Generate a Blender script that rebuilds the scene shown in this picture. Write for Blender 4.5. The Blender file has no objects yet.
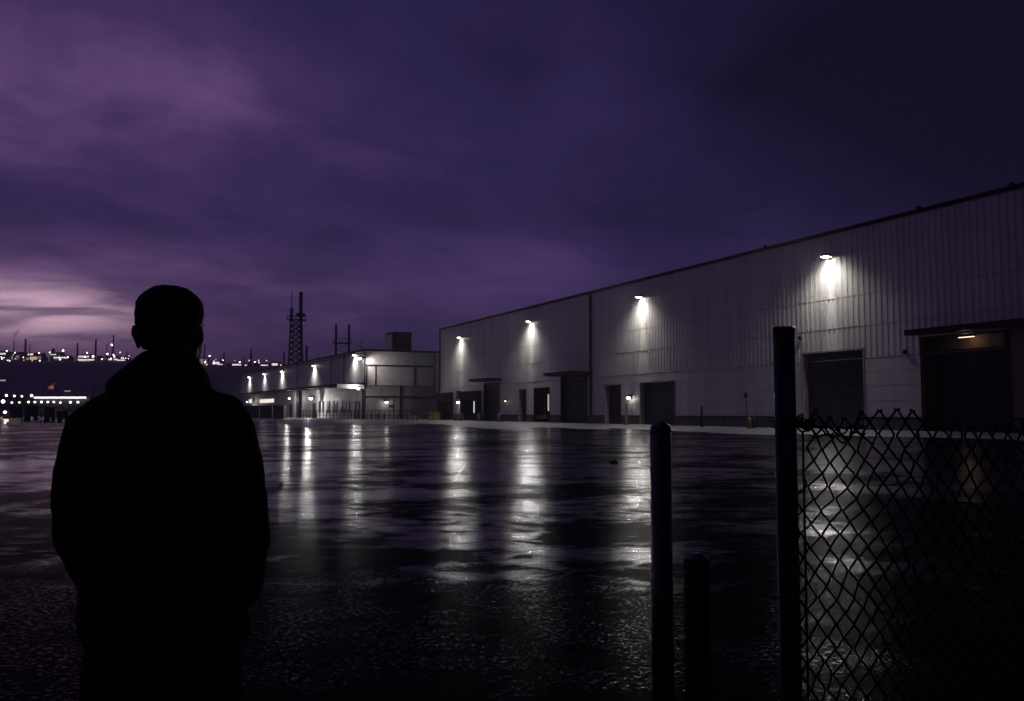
import bpy, bmesh, math, random
from mathutils import Vector, Matrix, noise as mnoise
random.seed(7)
PI = math.pi; R = math.radians
sc = bpy.context.scene
C = sc.collection
W_, H_ = 1024, 701
F = 900.0; HOR = 412.0; CAMH = 1.45
pitch = math.atan((HOR - H_/2) / F)
cp, sp = math.cos(pitch), math.sin(pitch)

def ray(px, py):
    xr = (px - W_/2) / F; yr = (H_/2 - py) / F
    return Vector((xr, cp - yr*sp, sp + yr*cp))
def P(px, py, Y):
    d = ray(px, py); k = Y / d.y
    return Vector((d.x*k, Y, CAMH + d.z*k))
def G(px, py):
    d = ray(px, py); k = -CAMH / d.z
    return Vector((d.x*k, d.y*k, 0))

# ------------------------------------------------------------------ materials
def nodes(m):
    m.use_nodes = True
    nt = m.node_tree; nt.nodes.clear()
    return nt
class NB:
    """small node-building helper"""
    def __init__(s, nt): s.nt = nt
    def n(s, t, **kw):
        x = s.nt.nodes.new(t)
        for k, v in kw.items(): setattr(x, k, v)
        return x
    def put(s, sock, v):
        if v is None: return
        if hasattr(v, 'links') or isinstance(v, bpy.types.NodeSocket): s.nt.links.new(v, sock)
        else: sock.default_value = v
    def math(s, op, a, b=None, c=None, clamp=False):
        x = s.n('ShaderNodeMath', operation=op, use_clamp=clamp)
        for i, v in enumerate((a, b, c)): s.put(x.inputs[i], v)
        return x.outputs[0]
    def mapr(s, v, a, b, c, d, smooth=True):
        x = s.n('ShaderNodeMapRange')
        x.interpolation_type = 'SMOOTHSTEP' if smooth else 'LINEAR'
        s.put(x.inputs[0], v)
        for i, k in enumerate((a, b, c, d)): x.inputs[i+1].default_value = k
        return x.outputs[0]
    def noise(s, vec, scale, detail=3, rough=.5, dist=0):
        x = s.n('ShaderNodeTexNoise')
        if vec is not None: s.nt.links.new(vec, x.inputs['Vector'])
        x.inputs['Scale'].default_value = scale; x.inputs['Detail'].default_value = detail
        x.inputs['Roughness'].default_value = rough; x.inputs['Distortion'].default_value = dist
        return x.outputs['Fac']
    def mapping(s, vec, sc_=(1,1,1), rot=(0,0,0), loc=(0,0,0)):
        x = s.n('ShaderNodeMapping'); s.nt.links.new(vec, x.inputs[0])
        x.inputs['Scale'].default_value = sc_; x.inputs['Rotation'].default_value = rot; x.inputs['Location'].default_value = loc
        return x.outputs[0]
    def mix(s, f, a, b):
        x = s.n('ShaderNodeMix', data_type='RGBA')
        s.put(x.inputs[0], f)
        for i, v in ((6, a), (7, b)):
            if isinstance(v, tuple): x.inputs[i].default_value = v if len(v) == 4 else (*v, 1)
            else: s.nt.links.new(v, x.inputs[i])
        return x.outputs[2]
    def bump(s, h, strength, dist):
        x = s.n('ShaderNodeBump'); s.nt.links.new(h, x.inputs['Height'])
        x.inputs['Strength'].default_value = strength; x.inputs['Distance'].default_value = dist
        return x.outputs[0]

def mat(name, col, rough=.6, metal=0, var=.25, scale=1.5, bump=0., bscale=30., streak=False, spec=.5):
    """painted / weathered surface: colour variation, roughness variation and a fine bump"""
    m = bpy.data.materials.new(name); nt = nodes(m); b = NB(nt)
    tc = b.n('ShaderNodeTexCoord').outputs['Object']
    v = b.mapping(tc, (1, 1, .12) if streak else (1, 1, 1))
    n1 = b.noise(v, scale, 6, .6)
    dark = tuple(c*(1-var) for c in col); lite = tuple(min(1, c*(1+var)) for c in col)
    f = b.mapr(n1, .3, .7, 0, 1)
    p = b.n('ShaderNodeBsdfPrincipled')
    nt.links.new(b.mix(f, dark, lite), p.inputs['Base Color'])
    n2 = b.noise(tc, scale*4, 4)
    nt.links.new(b.mapr(n2, .3, .7, max(.03, rough-.1), min(1, rough+.1)), p.inputs['Roughness'])
    p.inputs['Metallic'].default_value = metal
    p.inputs['Specular IOR Level'].default_value = spec
    if bump: nt.links.new(b.bump(b.noise(tc, bscale, 4), bump, .01), p.inputs['Normal'])
    o = b.n('ShaderNodeOutputMaterial'); nt.links.new(p.outputs[0], o.inputs[0])
    return m
def emit(name, col, strength):
    m = bpy.data.materials.new(name); nt = nodes(m); b = NB(nt)
    e = b.n('ShaderNodeEmission'); e.inputs[0].default_value = (*col, 1); e.inputs[1].default_value = strength
    o = b.n('ShaderNodeOutputMaterial'); nt.links.new(e.outputs[0], o.inputs[0])
    return m

M = {}
M['cladding'] = mat('ribbed_cladding', (.56, .545, .50), .42, 0, .12, .5, streak=True)
M['cladding_flat'] = mat('flat_cladding', (.55, .53, .49), .5, 0, .14, .4, streak=True)
M['seam'] = mat('seam_flashing', (.26, .255, .27), .5, 0, .2, 1)
M['beige'] = mat('beige_render', (.62, .58, .57), .6, 0, .12, .6)
M['browngrey'] = mat('brown_grey_panel', (.30, .27, .275), .65, 0, .15, .5, spec=.2)
M['plinth'] = mat('plinth_concrete', (.12, .118, .12), .8, 0, .3, 1.2, .4, 12, spec=.2)
M['trim'] = mat('dark_trim', (.012, .012, .015), .6, 0, .3, 2, spec=.12)
M['door'] = mat('roller_shutter', (.030, .030, .036), .6, 0, .2, 1.5, spec=.15)
M['darkdoor'] = mat('dark_door_steel', (.02, .02, .023), .6, 0, .3, 1.5, spec=.15)
M['roof'] = mat('roof_membrane', (.08, .08, .085), .8, 0, .2, .3)
M['rubber'] = mat('black_rubber', (.010, .010, .012), .8, 0, .2, 3, spec=.1)
M['steel'] = mat('dark_steel', (.035, .034, .038), .5, .4, .3, 3)
M['galv'] = mat('galvanised_steel', (.3, .3, .31), .45, .6, .2, 5)
M['yellow'] = mat('yellow_paint', (.30, .25, .06), .6, 0, .25, 4)
M['palepost'] = mat('pale_post_paint', (.62, .60, .42), .5, 0, .2, 4)
M['glassdark'] = mat('dark_window_glass', (.012, .012, .015), .5, 0, .2, 2, spec=.15)
M['brownwood'] = mat('brown_panelling', (.20, .13, .085), .6, 0, .25, 1.5)
M['hillmat'] = mat('scrub_hillside', (.17, .15, .155), .95, 0, .5, .03)
M['blackpost'] = mat('black_painted_post', (.012, .012, .014), .24, 0, .4, 8, .25, 60)
M['blackwire'] = mat('black_coated_wire', (.010, .010, .012), .6, 0, .2, 20, spec=.2)
M['cloth'] = mat('black_sweatshirt_cloth', (.006, .006, .007), .95, 0, .2, 30, .3, 300, spec=.1)
M['denim'] = mat('black_trouser_cloth', (.006, .006, .008), .95, 0, .2, 30, .3, 300, spec=.1)
M['skin'] = mat('skin', (.22, .13, .10), .55, 0, .08, 20, spec=.25)
M['hair'] = mat('dark_hair', (.006, .005, .005), .8, 0, .3, 90, .5, 200, spec=.1)
M['shoe'] = mat('black_shoe', (.012, .012, .012), .5, 0, .2, 10)
M['orange'] = mat('orange_spot_tint', (.50, .26, .17), .5, 0, .2, 1)
M['white'] = mat('white_steel', (.6, .6, .6), .5, 0, .15, 1)
M['container'] = mat('grey_container_paint', (.05, .05, .06), .6, 0, .3, 1)
M['rock'] = mat('dark_stone', (.05, .05, .05), .8, 0, .3, 10, .5, 30)
M['lens_main'] = emit('flood_lens', (1.0, .97, .90), 60)
M['lens_slim'] = emit('slim_lens', (1.0, .97, .9), 50)
M['lens_globe'] = emit('globe_lens', (1.0, .97, .9), 14)
M['lens_warm'] = emit('warm_lens', (1.0, .72, .45), 2.2)
M['far_white'] = emit('far_lamp_white', (1.0, .9, .92), 7)
M['far_warm'] = emit('far_lamp_warm', (1.0, .72, .42), 3.2)
M['far_pink'] = emit('far_lamp_pink', (1.0, .6, .62), 4)
M['strip'] = emit('strip_lamp', (1.0, .92, .95), 6)
M['lit_window'] = emit('lit_window', (1.0, .86, .75), 1.1)
M['lit_dim'] = emit('dim_glow', (1.0, .8, .62), .5)
M['lit_dock'] = emit('dock_curtain_glow', (1.0, .93, .88), .8)

# ------------------------------------------------------------------ mesh helpers
class MB:
    def __init__(s): s.bm = bmesh.new()
    def quad(s, *pts):
        s.bm.faces.new([s.bm.verts.new(p) for p in pts]); return s
    def box(s, x0, x1, y0, y1, z0, z1):
        if x1 < x0: x0, x1 = x1, x0
        if y1 < y0: y0, y1 = y1, y0
        if z1 < z0: z0, z1 = z1, z0
        v = [s.bm.verts.new(p) for p in ((x0,y0,z0),(x1,y0,z0),(x1,y1,z0),(x0,y1,z0),(x0,y0,z1),(x1,y0,z1),(x1,y1,z1),(x0,y1,z1))]
        for f in ((3,2,1,0),(4,5,6,7),(0,1,5,4),(1,2,6,5),(2,3,7,6),(3,0,4,7)): s.bm.faces.new([v[i] for i in f])
        return s
    def tube(s, pts, r, sides=8, caps=True):
        """r: number or list"""
        pts = [Vector(p) for p in pts]; n = len(pts)
        rs = r if isinstance(r, (list, tuple)) else [r]*n
        prev = None; rings = []
        for i, p in enumerate(pts):
            t = (pts[min(i+1, n-1)] - pts[max(i-1, 0)]).normalized()
            if prev is None:
                a = Vector((0,0,1)) if abs(t.z) < .9 else Vector((1,0,0))
                u = t.cross(a).normalized()
            else:
                u = (prev - t*prev.dot(t)).normalized()
            prev = u; w = t.cross(u)
            rings.append([s.bm.verts.new(p + (u*math.cos(2*PI*k/sides) + w*math.sin(2*PI*k/sides))*rs[i]) for k in range(sides)])
        for a, b in zip(rings, rings[1:]):
            for k in range(sides): s.bm.faces.new((a[k], a[(k+1)%sides], b[(k+1)%sides], b[k]))
        if caps and sides > 2:
            s.bm.faces.new(rings[0][::-1]); s.bm.faces.new(rings[-1])
        return s
    def loft(s, rings, sides=24):
        """rings: (cx, cy, z, rx, ry); closed with caps"""
        rr = []
        for cx, cy, z, rx, ry in rings:
            rr.append([s.bm.verts.new((cx + rx*math.cos(2*PI*k/sides), cy + ry*math.sin(2*PI*k/sides), z)) for k in range(sides)])
        for a, b in zip(rr, rr[1:]):
            for k in range(sides): s.bm.faces.new((a[k], a[(k+1)%sides], b[(k+1)%sides], b[k]))
        s.bm.faces.new(rr[0][::-1]); s.bm.faces.new(rr[-1])
        return s
    def ball(s, c, rx, ry, rz, rot=None, seg=16, rg=10):
        m = Matrix.Translation(c) @ (rot.to_4x4() if rot else Matrix()) @ Matrix.Diagonal((rx, ry, rz, 1))
        bmesh.ops.create_uvsphere(s.bm, u_segments=seg, v_segments=rg, radius=1, matrix=m)
        return s
    def build(s, name, m, parent=None, smooth=False, loc=None, rotz=0, bevel=0):
        bmesh.ops.recalc_face_normals(s.bm, faces=s.bm.faces[:])
        if bevel: bmesh.ops.bevel(s.bm, geom=s.bm.edges[:], offset=bevel, segments=2, affect='EDGES', clamp_overlap=True)
        me = bpy.data.meshes.new(name); s.bm.to_mesh(me); s.bm.free()
        if smooth:
            for p in me.polygons: p.use_smooth = True
        me.materials.append(m)
        o = bpy.data.objects.new(name, me); C.objects.link(o)
        if parent: o.parent = parent
        if loc is not None: o.location = loc
        o.rotation_euler.z = rotz
        return o
def build_each(mb, name, m, parent=None):
    """every connected piece becomes a mesh of its own"""
    bm = mb.bm; bm.verts.ensure_lookup_table(); seen = set(); out = []
    for v in bm.verts:
        if v in seen: continue
        isl = []; stack = [v]; seen.add(v)
        while stack:
            q = stack.pop(); isl.append(q)
            for e_ in q.link_edges:
                r_ = e_.other_vert(q)
                if r_ not in seen: seen.add(r_); stack.append(r_)
        nb = MB(); mp = {q: nb.bm.verts.new(q.co) for q in isl}
        for f in {f for q in isl for f in q.link_faces}: nb.bm.faces.new([mp[q] for q in f.verts])
        out.append(nb.build(name, m, parent))
    bm.free(); return out
def tag(o, label=None, cat=None, group=None, kind=None):
    if label: o['label'] = label
    if cat: o['category'] = cat
    if group: o['group'] = group
    if kind: o['kind'] = kind
    return o
def thing(name, label, cat, loc=(0,0,0), rotz=0, group=None):
    o = bpy.data.objects.new(name, None); C.objects.link(o)
    o.empty_display_size = .3
    o.location = loc; o.rotation_euler.z = rotz
    return tag(o, label, cat, group)
def copy_tree(o, parent=None):
    c = o.copy(); C.objects.link(c)
    if parent: c.parent = parent
    for ch in list(o.children): copy_tree(ch, c)
    return c
def light(name, kind, loc, target, energy, col, parent=None, **kw):
    l = bpy.data.lights.new(name, kind); l.energy = energy; l.color = col
    for k, v in kw.items(): setattr(l, k, v)
    o = bpy.data.objects.new(name, l); C.objects.link(o)
    o.location = loc
    o.rotation_euler = (Vector(target) - Vector(loc)).to_track_quat('-Z', 'Y').to_euler()
    if parent: o.parent = parent
    return o

# ------------------------------------------------------------------ camera
cam = bpy.data.cameras.new('camera'); co = bpy.data.objects.new('camera', cam); C.objects.link(co)
co.location = (0, 0, CAMH); co.rotation_euler = (PI/2 + pitch, 0, 0)
cam.sensor_width = 36; cam.lens = F/W_*36; cam.clip_start = .05; cam.clip_end = 12000
sc.camera = co

# ------------------------------------------------------------------ sky
w = bpy.data.worlds.new('World'); sc.world = w; w.use_nodes = True
nt = w.node_tree; nt.nodes.clear(); b = NB(nt)
d = b.n('ShaderNodeTexCoord').outputs['Generated']
sx = b.n('ShaderNodeSeparateXYZ'); nt.links.new(d, sx.inputs[0])
X, Y, Z = sx.outputs
az = b.math('ARCTAN2', X, Y)                     # 0 ahead, negative to the left
zc = b.math('MAXIMUM', Z, 0.0)
el = b.math('ARCSINE', zc)
# cloud layer seen in perspective: direction projected on a ceiling
den = b.math('ADD', zc, .13)
cu = b.n('ShaderNodeCombineXYZ')
nt.links.new(b.math('DIVIDE', X, den), cu.inputs[0]); nt.links.new(b.math('DIVIDE', Y, den), cu.inputs[1])
cv = b.mapping(cu.outputs[0], (1, .75, 1), (0, 0, R(-28)), (3.1, 1.7, 0))
n1 = b.noise(cv, 1.25, 7, .56, .5)
n2 = b.noise(b.mapping(cu.outputs[0], (.55, .8, 1), (0,0,R(20)), (7.3, -2.2, 0)), .8, 3, .5, .2)
cl = b.math('ADD', b.math('MULTIPLY', b.math('SUBTRACT', n1, .5), 1.5), b.math('MULTIPLY', b.math('SUBTRACT', n2, .5), 1.6))
# dusk glow left, night right and behind
ml = b.mapr(az, -.75, .66, 1.0, -.02, False)
mback = b.mapr(az, -2.5, -1.1, .05, 1)
mm = b.math('MULTIPLY', ml, mback)
mel = b.mapr(el, .1, .5, 1.0, .55, False)
base = b.math('ADD', b.math('MULTIPLY', b.math('MULTIPLY', mm, mel), 1.12), -.03)
# cloud masses: soft lighter and darker banks at given directions, broken up by the noise
def azel(px, py):
    q = ray(px, py).normalized(); return math.atan2(q.x, q.y), math.asin(q.z)
bank = None
for (px, py, wx, wy, amp) in ((150, 95, 120, 80, .17), (310, 120, 110, 65, .16), (30, 5, 120, 45, -.12), (50, 212, 130, 24, -.18), (440, 60, 110, 70, -.12),
                              (330, 245, 150, 26, -.10), (505, 268, 85, 26, .22), (760, 70, 150, 80, -.10), (620, 110, 90, 60, .09), (640, 215, 180, 26, -.09), (130, 268, 150, 22, .10), (800, 225, 90, 30, .07), (940, 60, 140, 120, -.12)):
    a0, e0 = azel(px, py)
    u_ = b.math('MULTIPLY', b.math('SUBTRACT', az, a0), F/wx); v_ = b.math('MULTIPLY', b.math('SUBTRACT', el, e0), F/wy)
    g_ = b.math('EXPONENT', b.math('MULTIPLY', b.math('ADD', b.math('MULTIPLY', u_, u_), b.math('MULTIPLY', v_, v_)), -.8))
    g_ = b.math('MULTIPLY', g_, amp)
    bank = g_ if bank is None else b.math('ADD', bank, g_)
n3 = b.noise(b.mapping(cu.outputs[0], (1, .8, 1), (0, 0, R(-35)), (5.1, 8.7, 0)), 3.2, 6, .6, .5)
tt = b.math('ADD', base, b.math('MULTIPLY', cl, b.math('ADD', b.math('MULTIPLY', mm, .78), .08)))
tt = b.math('ADD', tt, b.math('MULTIPLY', bank, b.mapr(n1, .3, .7, .55, 1.45, False)))
tt = b.math('ADD', tt, b.math('MULTIPLY', b.math('SUBTRACT', n3, .5), b.math('ADD', b.math('MULTIPLY', mm, .58), .10)), clamp=True)
ramp = b.n('ShaderNodeValToRGB'); nt.links.new(tt, ramp.inputs[0])
e = ramp.color_ramp.elements
e[0].position = 0; e[0].color = (.0046, .0032, .0135, 1)
e[1].position = 1; e[1].color = (.112, .057, .166, 1)
for pos, c in ((.2, (.0125, .0080, .036)), (.42, (.023, .0145, .064)), (.65, (.044, .0236, .090)),):
    q = e.new(pos); q.color = (*c, 1)
# bright torn gap in the cloud low on the left
g1 = b.math('MULTIPLY', b.mapr(az, -.50, -.33, 1, 0), b.mapr(az, -1.5, -.7, 0, 1))
def band(c0, wd): # gaussian-ish in elevation
    t = b.math('DIVIDE', b.math('SUBTRACT', el, c0), wd)
    return b.math('EXPONENT', b.math('MULTIPLY', b.math('MULTIPLY', t, t), -1))
cs = b.n('ShaderNodeCombineXYZ'); nt.links.new(az, cs.inputs[0]); nt.links.new(el, cs.inputs[1])
sn = b.noise(b.mapping(cs.outputs[0], (7, 40, 1), (0,0,R(-3)), (2.3, .4, 0)), 1, 6, .55, .5)
sn2 = b.mapr(sn, .36, .62, .16, 1)
core = b.math('MULTIPLY', b.math('MULTIPLY', g1, band(.098, .025)), sn2)
halo = b.math('MULTIPLY', b.math('MULTIPLY', b.mapr(az, -.62, -.02, 1, 0), b.mapr(az, -1.8, -.8, 0, 1)), band(.06, .085))
col = b.mix(b.math('MULTIPLY', halo, .5), ramp.outputs[0], (.142, .078, .178))
col = b.mix(b.math('MULTIPLY', core, 1.0), col, (.95, .60, .76))
# faint blue-violet break in the cloud over the far corner of the warehouse
g2 = b.math('MULTIPLY', b.math('MULTIPLY', b.mapr(az, -.22, -.02, 0, 1), b.mapr(az, -.02, .14, 1, 0)), band(.165, .05))
col = b.mix(b.math('MULTIPLY', g2, b.mapr(n1, .35, .65, .25, .9)), col, (.064, .036, .135))
sky = b.n('ShaderNodeTexSky'); sky.sky_type = 'NISHITA'; sky.sun_disc = False
sky.sun_elevation = R(-4); sky.sun_rotation = R(-32)
addc = b.n('ShaderNodeMix', data_type='RGBA', blend_type='ADD'); addc.inputs[0].default_value = .02
nt.links.new(col, addc.inputs[6]); nt.links.new(sky.outputs[0], addc.inputs[7])
bg = b.n('ShaderNodeBackground'); nt.links.new(addc.outputs[2], bg.inputs[0]); bg.inputs[1].default_value = 1.24
o = b.n('ShaderNodeOutputWorld'); nt.links.new(bg.outputs[0], o.inputs[0])

# ------------------------------------------------------------------ ground
def asphalt():
    m = bpy.data.materials.new('wet_asphalt'); nt = nodes(m); b = NB(nt)
    tc = b.n('ShaderNodeTexCoord').outputs['Object']
    big = b.noise(tc, .13, 5, .58, .5)
    mid = b.noise(b.mapping(tc, (.8, 1, 1), (0,0,.1)), .5, 5, .55, .3)
    small = b.noise(tc, 2.3, 6, .65, .4)
    fine = b.noise(tc, 42, 3, .65)
    grit = b.n('ShaderNodeTexVoronoi'); nt.links.new(tc, grit.inputs['Vector']); grit.inputs['Scale'].default_value = 55
    wet = b.math('ADD', b.math('ADD', b.math('MULTIPLY', big, .44), b.math('MULTIPLY', mid, .32)), b.math('MULTIPLY', small, .24))
    sp_ = b.n('ShaderNodeSeparateXYZ'); nt.links.new(tc, sp_.inputs[0])
    wet = b.math('ADD', wet, b.math('ADD', b.mapr(sp_.outputs[1], 5, 26, -.04, .015), b.mapr(sp_.outputs[1], 4.5, 9, -.06, 0)))
    wet = b.math('ADD', wet, b.mapr(sp_.outputs[0], -24, -5, -.055, 0))
    pud = b.mapr(wet, .454, .566, 0, 1)
    gr1 = b.mapr(b.noise(tc, 26, 3, .7), .40, .60, .12, 1)
    gr2 = b.mapr(b.noise(b.mapping(tc, (.8, 1, 1)), 9, 4, .7), .36, .58, .30, 1)
    tips = b.math('MULTIPLY', b.mapr(b.noise(tc, 24, 4, .8), .53, .72, 0, 1), b.mapr(b.math('ADD', b.math('MULTIPLY', mid, .6), b.math('MULTIPLY', small, .4)), .47, .60, 0, .42))
    film = b.math('MAXIMUM', b.math('MULTIPLY', b.math('MULTIPLY', gr1, gr2), b.math('POWER', pud, 2.2)), tips)
    p = b.n('ShaderNodeBsdfPrincipled')
    c = b.mix(b.mapr(fine, .3, .7, 0, 1), (.006, .006, .007), (.018, .0175, .020))
    c = b.mix(pud, c, (.007, .007, .008)); nt.links.new(c, p.inputs['Base Color'])
    nt.links.new(b.mapr(pud, 0, 1, .20, .12, False), p.inputs['Roughness'])
    nt.links.new(b.mapr(film, 0, 1, .0004, .52, False), p.inputs['Specular IOR Level'])
    rough_ = b.math('MULTIPLY', b.math('ADD', fine, b.math('MULTIPLY', grit.outputs['Distance'], .8)), b.mapr(pud, 0, 1, .0040, .0022, False))
    wave = b.math('ADD', b.math('MULTIPLY', mid, .026), b.math('MULTIPLY', small, .014))
    bp = b.bump(b.math('ADD', rough_, wave), .42, 1.0); nt.links.new(bp, p.inputs['Normal'])
    o = b.n('ShaderNodeOutputMaterial'); nt.links.new(p.outputs[0], o.inputs[0])
    return m
def concrete():
    m = bpy.data.materials.new('damp_concrete'); nt = nodes(m); b = NB(nt)
    tc = b.n('ShaderNodeTexCoord').outputs['Object']
    n = b.noise(tc, .14, 6, .6, .5); f = b.noise(tc, 9, 4, .6)
    p = b.n('ShaderNodeBsdfPrincipled')
    c = b.mix(b.mapr(n, .35, .65, 0, 1), (.12, .118, .126), (.29, .285, .30))
    c = b.mix(b.mapr(f, .4, .7, 0, .25), c, (.1, .1, .1)); nt.links.new(c, p.inputs['Base Color'])
    nt.links.new(b.mapr(n, .35, .65, .42, .62), p.inputs['Roughness'])
    nt.links.new(b.bump(f, .3, .01), p.inputs['Normal'])
    o = b.n('ShaderNodeOutputMaterial'); nt.links.new(p.outputs[0], o.inputs[0])
    return m
M['asphalt'] = asphalt(); M['concrete'] = concrete()
g = MB().quad((-4000,-600,0), (4000,-600,0), (4000,6000,0), (-4000,6000,0)).build('ground', M['asphalt']); tag(g, kind='structure')

# ------------------------------------------------------------------ main warehouse frame
A = G(440, 419.75); B = G(1020, 433.3)
es = Vector((B.x-A.x, B.y-A.y, 0)).normalized(); en = Vector((-es.y, es.x, 0))   # en points into the building
phi = math.atan2(es.y, es.x)
def Wl(px, py, t=0):
    """pixel -> (s, z) on the wall plane pushed t metres out of the wall"""
    dd = ray(px, py); o = Vector((0,0,CAMH)); p0 = A - en*t
    k = (p0 - o).dot(en) / dd.dot(en); q = o + dd*k
    return (q - p0).dot(es), q.z
HW = .5*(Wl(442, 329)[1] + Wl(1020, 183.5)[1]) - .24; LW = 165.0
def Ww(s, t, z): return A + es*s - en*t + Vector((0,0,z))

# apron slab in front of both buildings
pe = [G(150, 424.2), G(300, 426.3), G(440, 428.2), G(640, 432), G(830, 436.5), G(1100, 443.5)]
far = [G(150, 417.2), Ww(-30, -1, 0) + Vector((-30, 60, 0)), Ww(-8, -3, 0), Ww(20, -.3, 0), Ww(80, -.3, 0), Ww(150, -.3, 0)]
ap = MB(); v0_ = v1_ = None
for i in range(len(pe)-1):
    for k_ in range(40 if i < len(pe)-2 else 41):
        q = k_/40; a_ = pe[i].lerp(pe[i+1], q); c_ = far[i].lerp(far[i+1], q)
        a_ = a_.lerp(c_, .12 + .42*mnoise.noise(Vector((i*2.3+q*2.3, 2, 0))) + .05*mnoise.noise(Vector((i*14+q*14, 7, 0))))
        n0_ = ap.bm.verts.new((a_.x, a_.y, .004)); n1_ = ap.bm.verts.new((c_.x, c_.y, .004))
        if v0_: ap.bm.faces.new((v0_, n0_, n1_, v1_))
        v0_, v1_ = n0_, n1_
tag(ap.build('concrete_apron', M['concrete']), kind='structure')

wh = thing('warehouse', 'long tall warehouse of grey ribbed cladding with a row of dark loading doors', 'warehouse', A, phi)
doors = [  # left px, right px, top py, kind
    (440.5, 453, 394.5, 'dock'), (465, 481, 393, 'dock'), (484, 500, 382.5, 'tall'), (519, 527, 388.5, 'plain'), (534, 550, 387.5, 'open'),
    (561, 588, 375.5, 'tall'), (605, 622, 384, 'plain'), (640, 676, 381, 'plain'), (803, 866, 350, 'plain'), (924, 1013, 333, 'entry')]
ops = []
for (l, r, t, k) in doors:
    s0 = Wl(l, 410)[0]; s1 = Wl(r, 410)[0]; z = Wl((l+r)/2, t)[1]
    if s0 < .8: s0 = .8
    ops.append((s0, s1, z, k))
# ribbed front
pit = .60; brk = set()
s = 0.0
while s < LW:
    for q in (0, .30, .34, .56): brk.add(round(min(s+q, LW), 3))
    s += pit
def prof(s):
    q = s % pit
    if q < .30: return 0
    if q < .34: return .026*(q-.30)/.04
    if q < .56: return .026
    return .026*(1-(q-.56)/.04)
zlo = Wl(690, 417)[1]
# vertical bands: plinth, flat-panel zone, ribbed zone
opz = sorted(ops)
allb = sorted(brk | {round(v, 3) for o_ in ops for v in o_[:2]} | {0., LW})
rib = MB(); zf = 5.9
def strips(mb, za, zb, ribbed, tout):
    for a, c in zip(allb, allb[1:]):
        if c - a < 1e-4: continue
        m_ = (a+c)/2; lo = za
        for (s0, s1, z, k) in ops:
            if s0 < m_ < s1: lo = max(lo, z)
        if lo >= zb: continue
        da, dc = (prof(a+1e-5), prof(c-1e-5)) if ribbed else (0, 0)
        mb.quad((a, -tout-da, lo), (c, -tout-dc, lo), (c, -tout-dc, zb), (a, -tout-da, zb))
strips(rib, zf, HW, True, 0.0)
rib.build('ribbed_wall', M['cladding'], wh)
fl = MB(); strips(fl, zlo, zf-.012, False, .03); fl.build('panel_wall', M['cladding_flat'], wh)
pl = MB(); cur = 0
for (s0, s1, z, k) in opz + [(LW, LW, 0, '')]:
    if s0 - cur > .05: pl.box(cur, s0, -.16, .25, 0, zlo)
    cur = s1
build_each(pl, 'plinth', M['plinth'], wh)
ldg = MB(); cur = 0
for (s0, s1, z, k) in opz + [(LW, LW, 0, '')]:
    if s0 - cur > .05: ldg.box(cur, s0, -.20, .25, zlo+.003, zlo+.13)
    cur = s1
build_each(ldg, 'drip_ledge', M['trim'], wh)
# seams: thin flashing lines
sm = MB()
for z in (zf-.01, 8.6, 11.2):
    sm.box(0, LW, -.034 if z > zf else -.05, .02, z-.018, z+.018)
for z in (2.35, 3.6, 4.75):
    cur = 0
    for (s0, s1, zt, k) in [q for q in opz if q[2] > z-.05] + [(LW, LW, 0, '')]:
        if s0-cur > .05: sm.box(cur+.01, s0-.02, -.036, .0, z-.012, z+.012)
        cur = s1
build_each(sm, 'panel_seam', M['seam'], wh)
bk = MB(); Dp = 70
bk.quad((0, .3, 0), (0, Dp, 0), (0, Dp, HW), (0, .3, HW)); bk.quad((LW, 0, 0), (LW, Dp, 0), (LW, Dp, HW), (LW, 0, HW)); bk.quad((0, Dp, 0), (LW, Dp, 0), (LW, Dp, HW), (0, Dp, HW))
bk.quad((0, -.03, 0), (0, .3, 0), (0, .3, HW), (0, -.03, HW))
bk.build('side_wall', M['cladding_flat'], wh)
MB().box(.1, LW-.1, .5, Dp-.1, HW-.45, HW-.25).build('roof', M['roof'], wh)
cpg = MB().box(-.15, LW+.15, -.22, .5, HW, HW+.27); cpg.build('coping', M['trim'], wh)
stb = MB()
for px in (463, 487, 765, 920, 1014):
    s0 = Wl(px, 300)[0]; stb.box(s0-.12, s0+.12, .05, .3, HW+.27, HW+.55)
build_each(stb, 'coping_stub', M['trim'], wh)
MB().box(-.2, .12, -.2, .25, 0, HW-.01).build('corner_trim', M['trim'], wh)
sj = Wl(591.5, 350)[0]
dpipe = MB().box(sj-.16, sj+.16, -.30, -.09, zlo+.2, HW-.02).build('downpipe', M['trim'], wh)
MB().box(sj-.75, sj-.2, -.10, .0, zlo+.25, HW-.03).build('joint_cover', M['galv'], wh)

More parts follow.
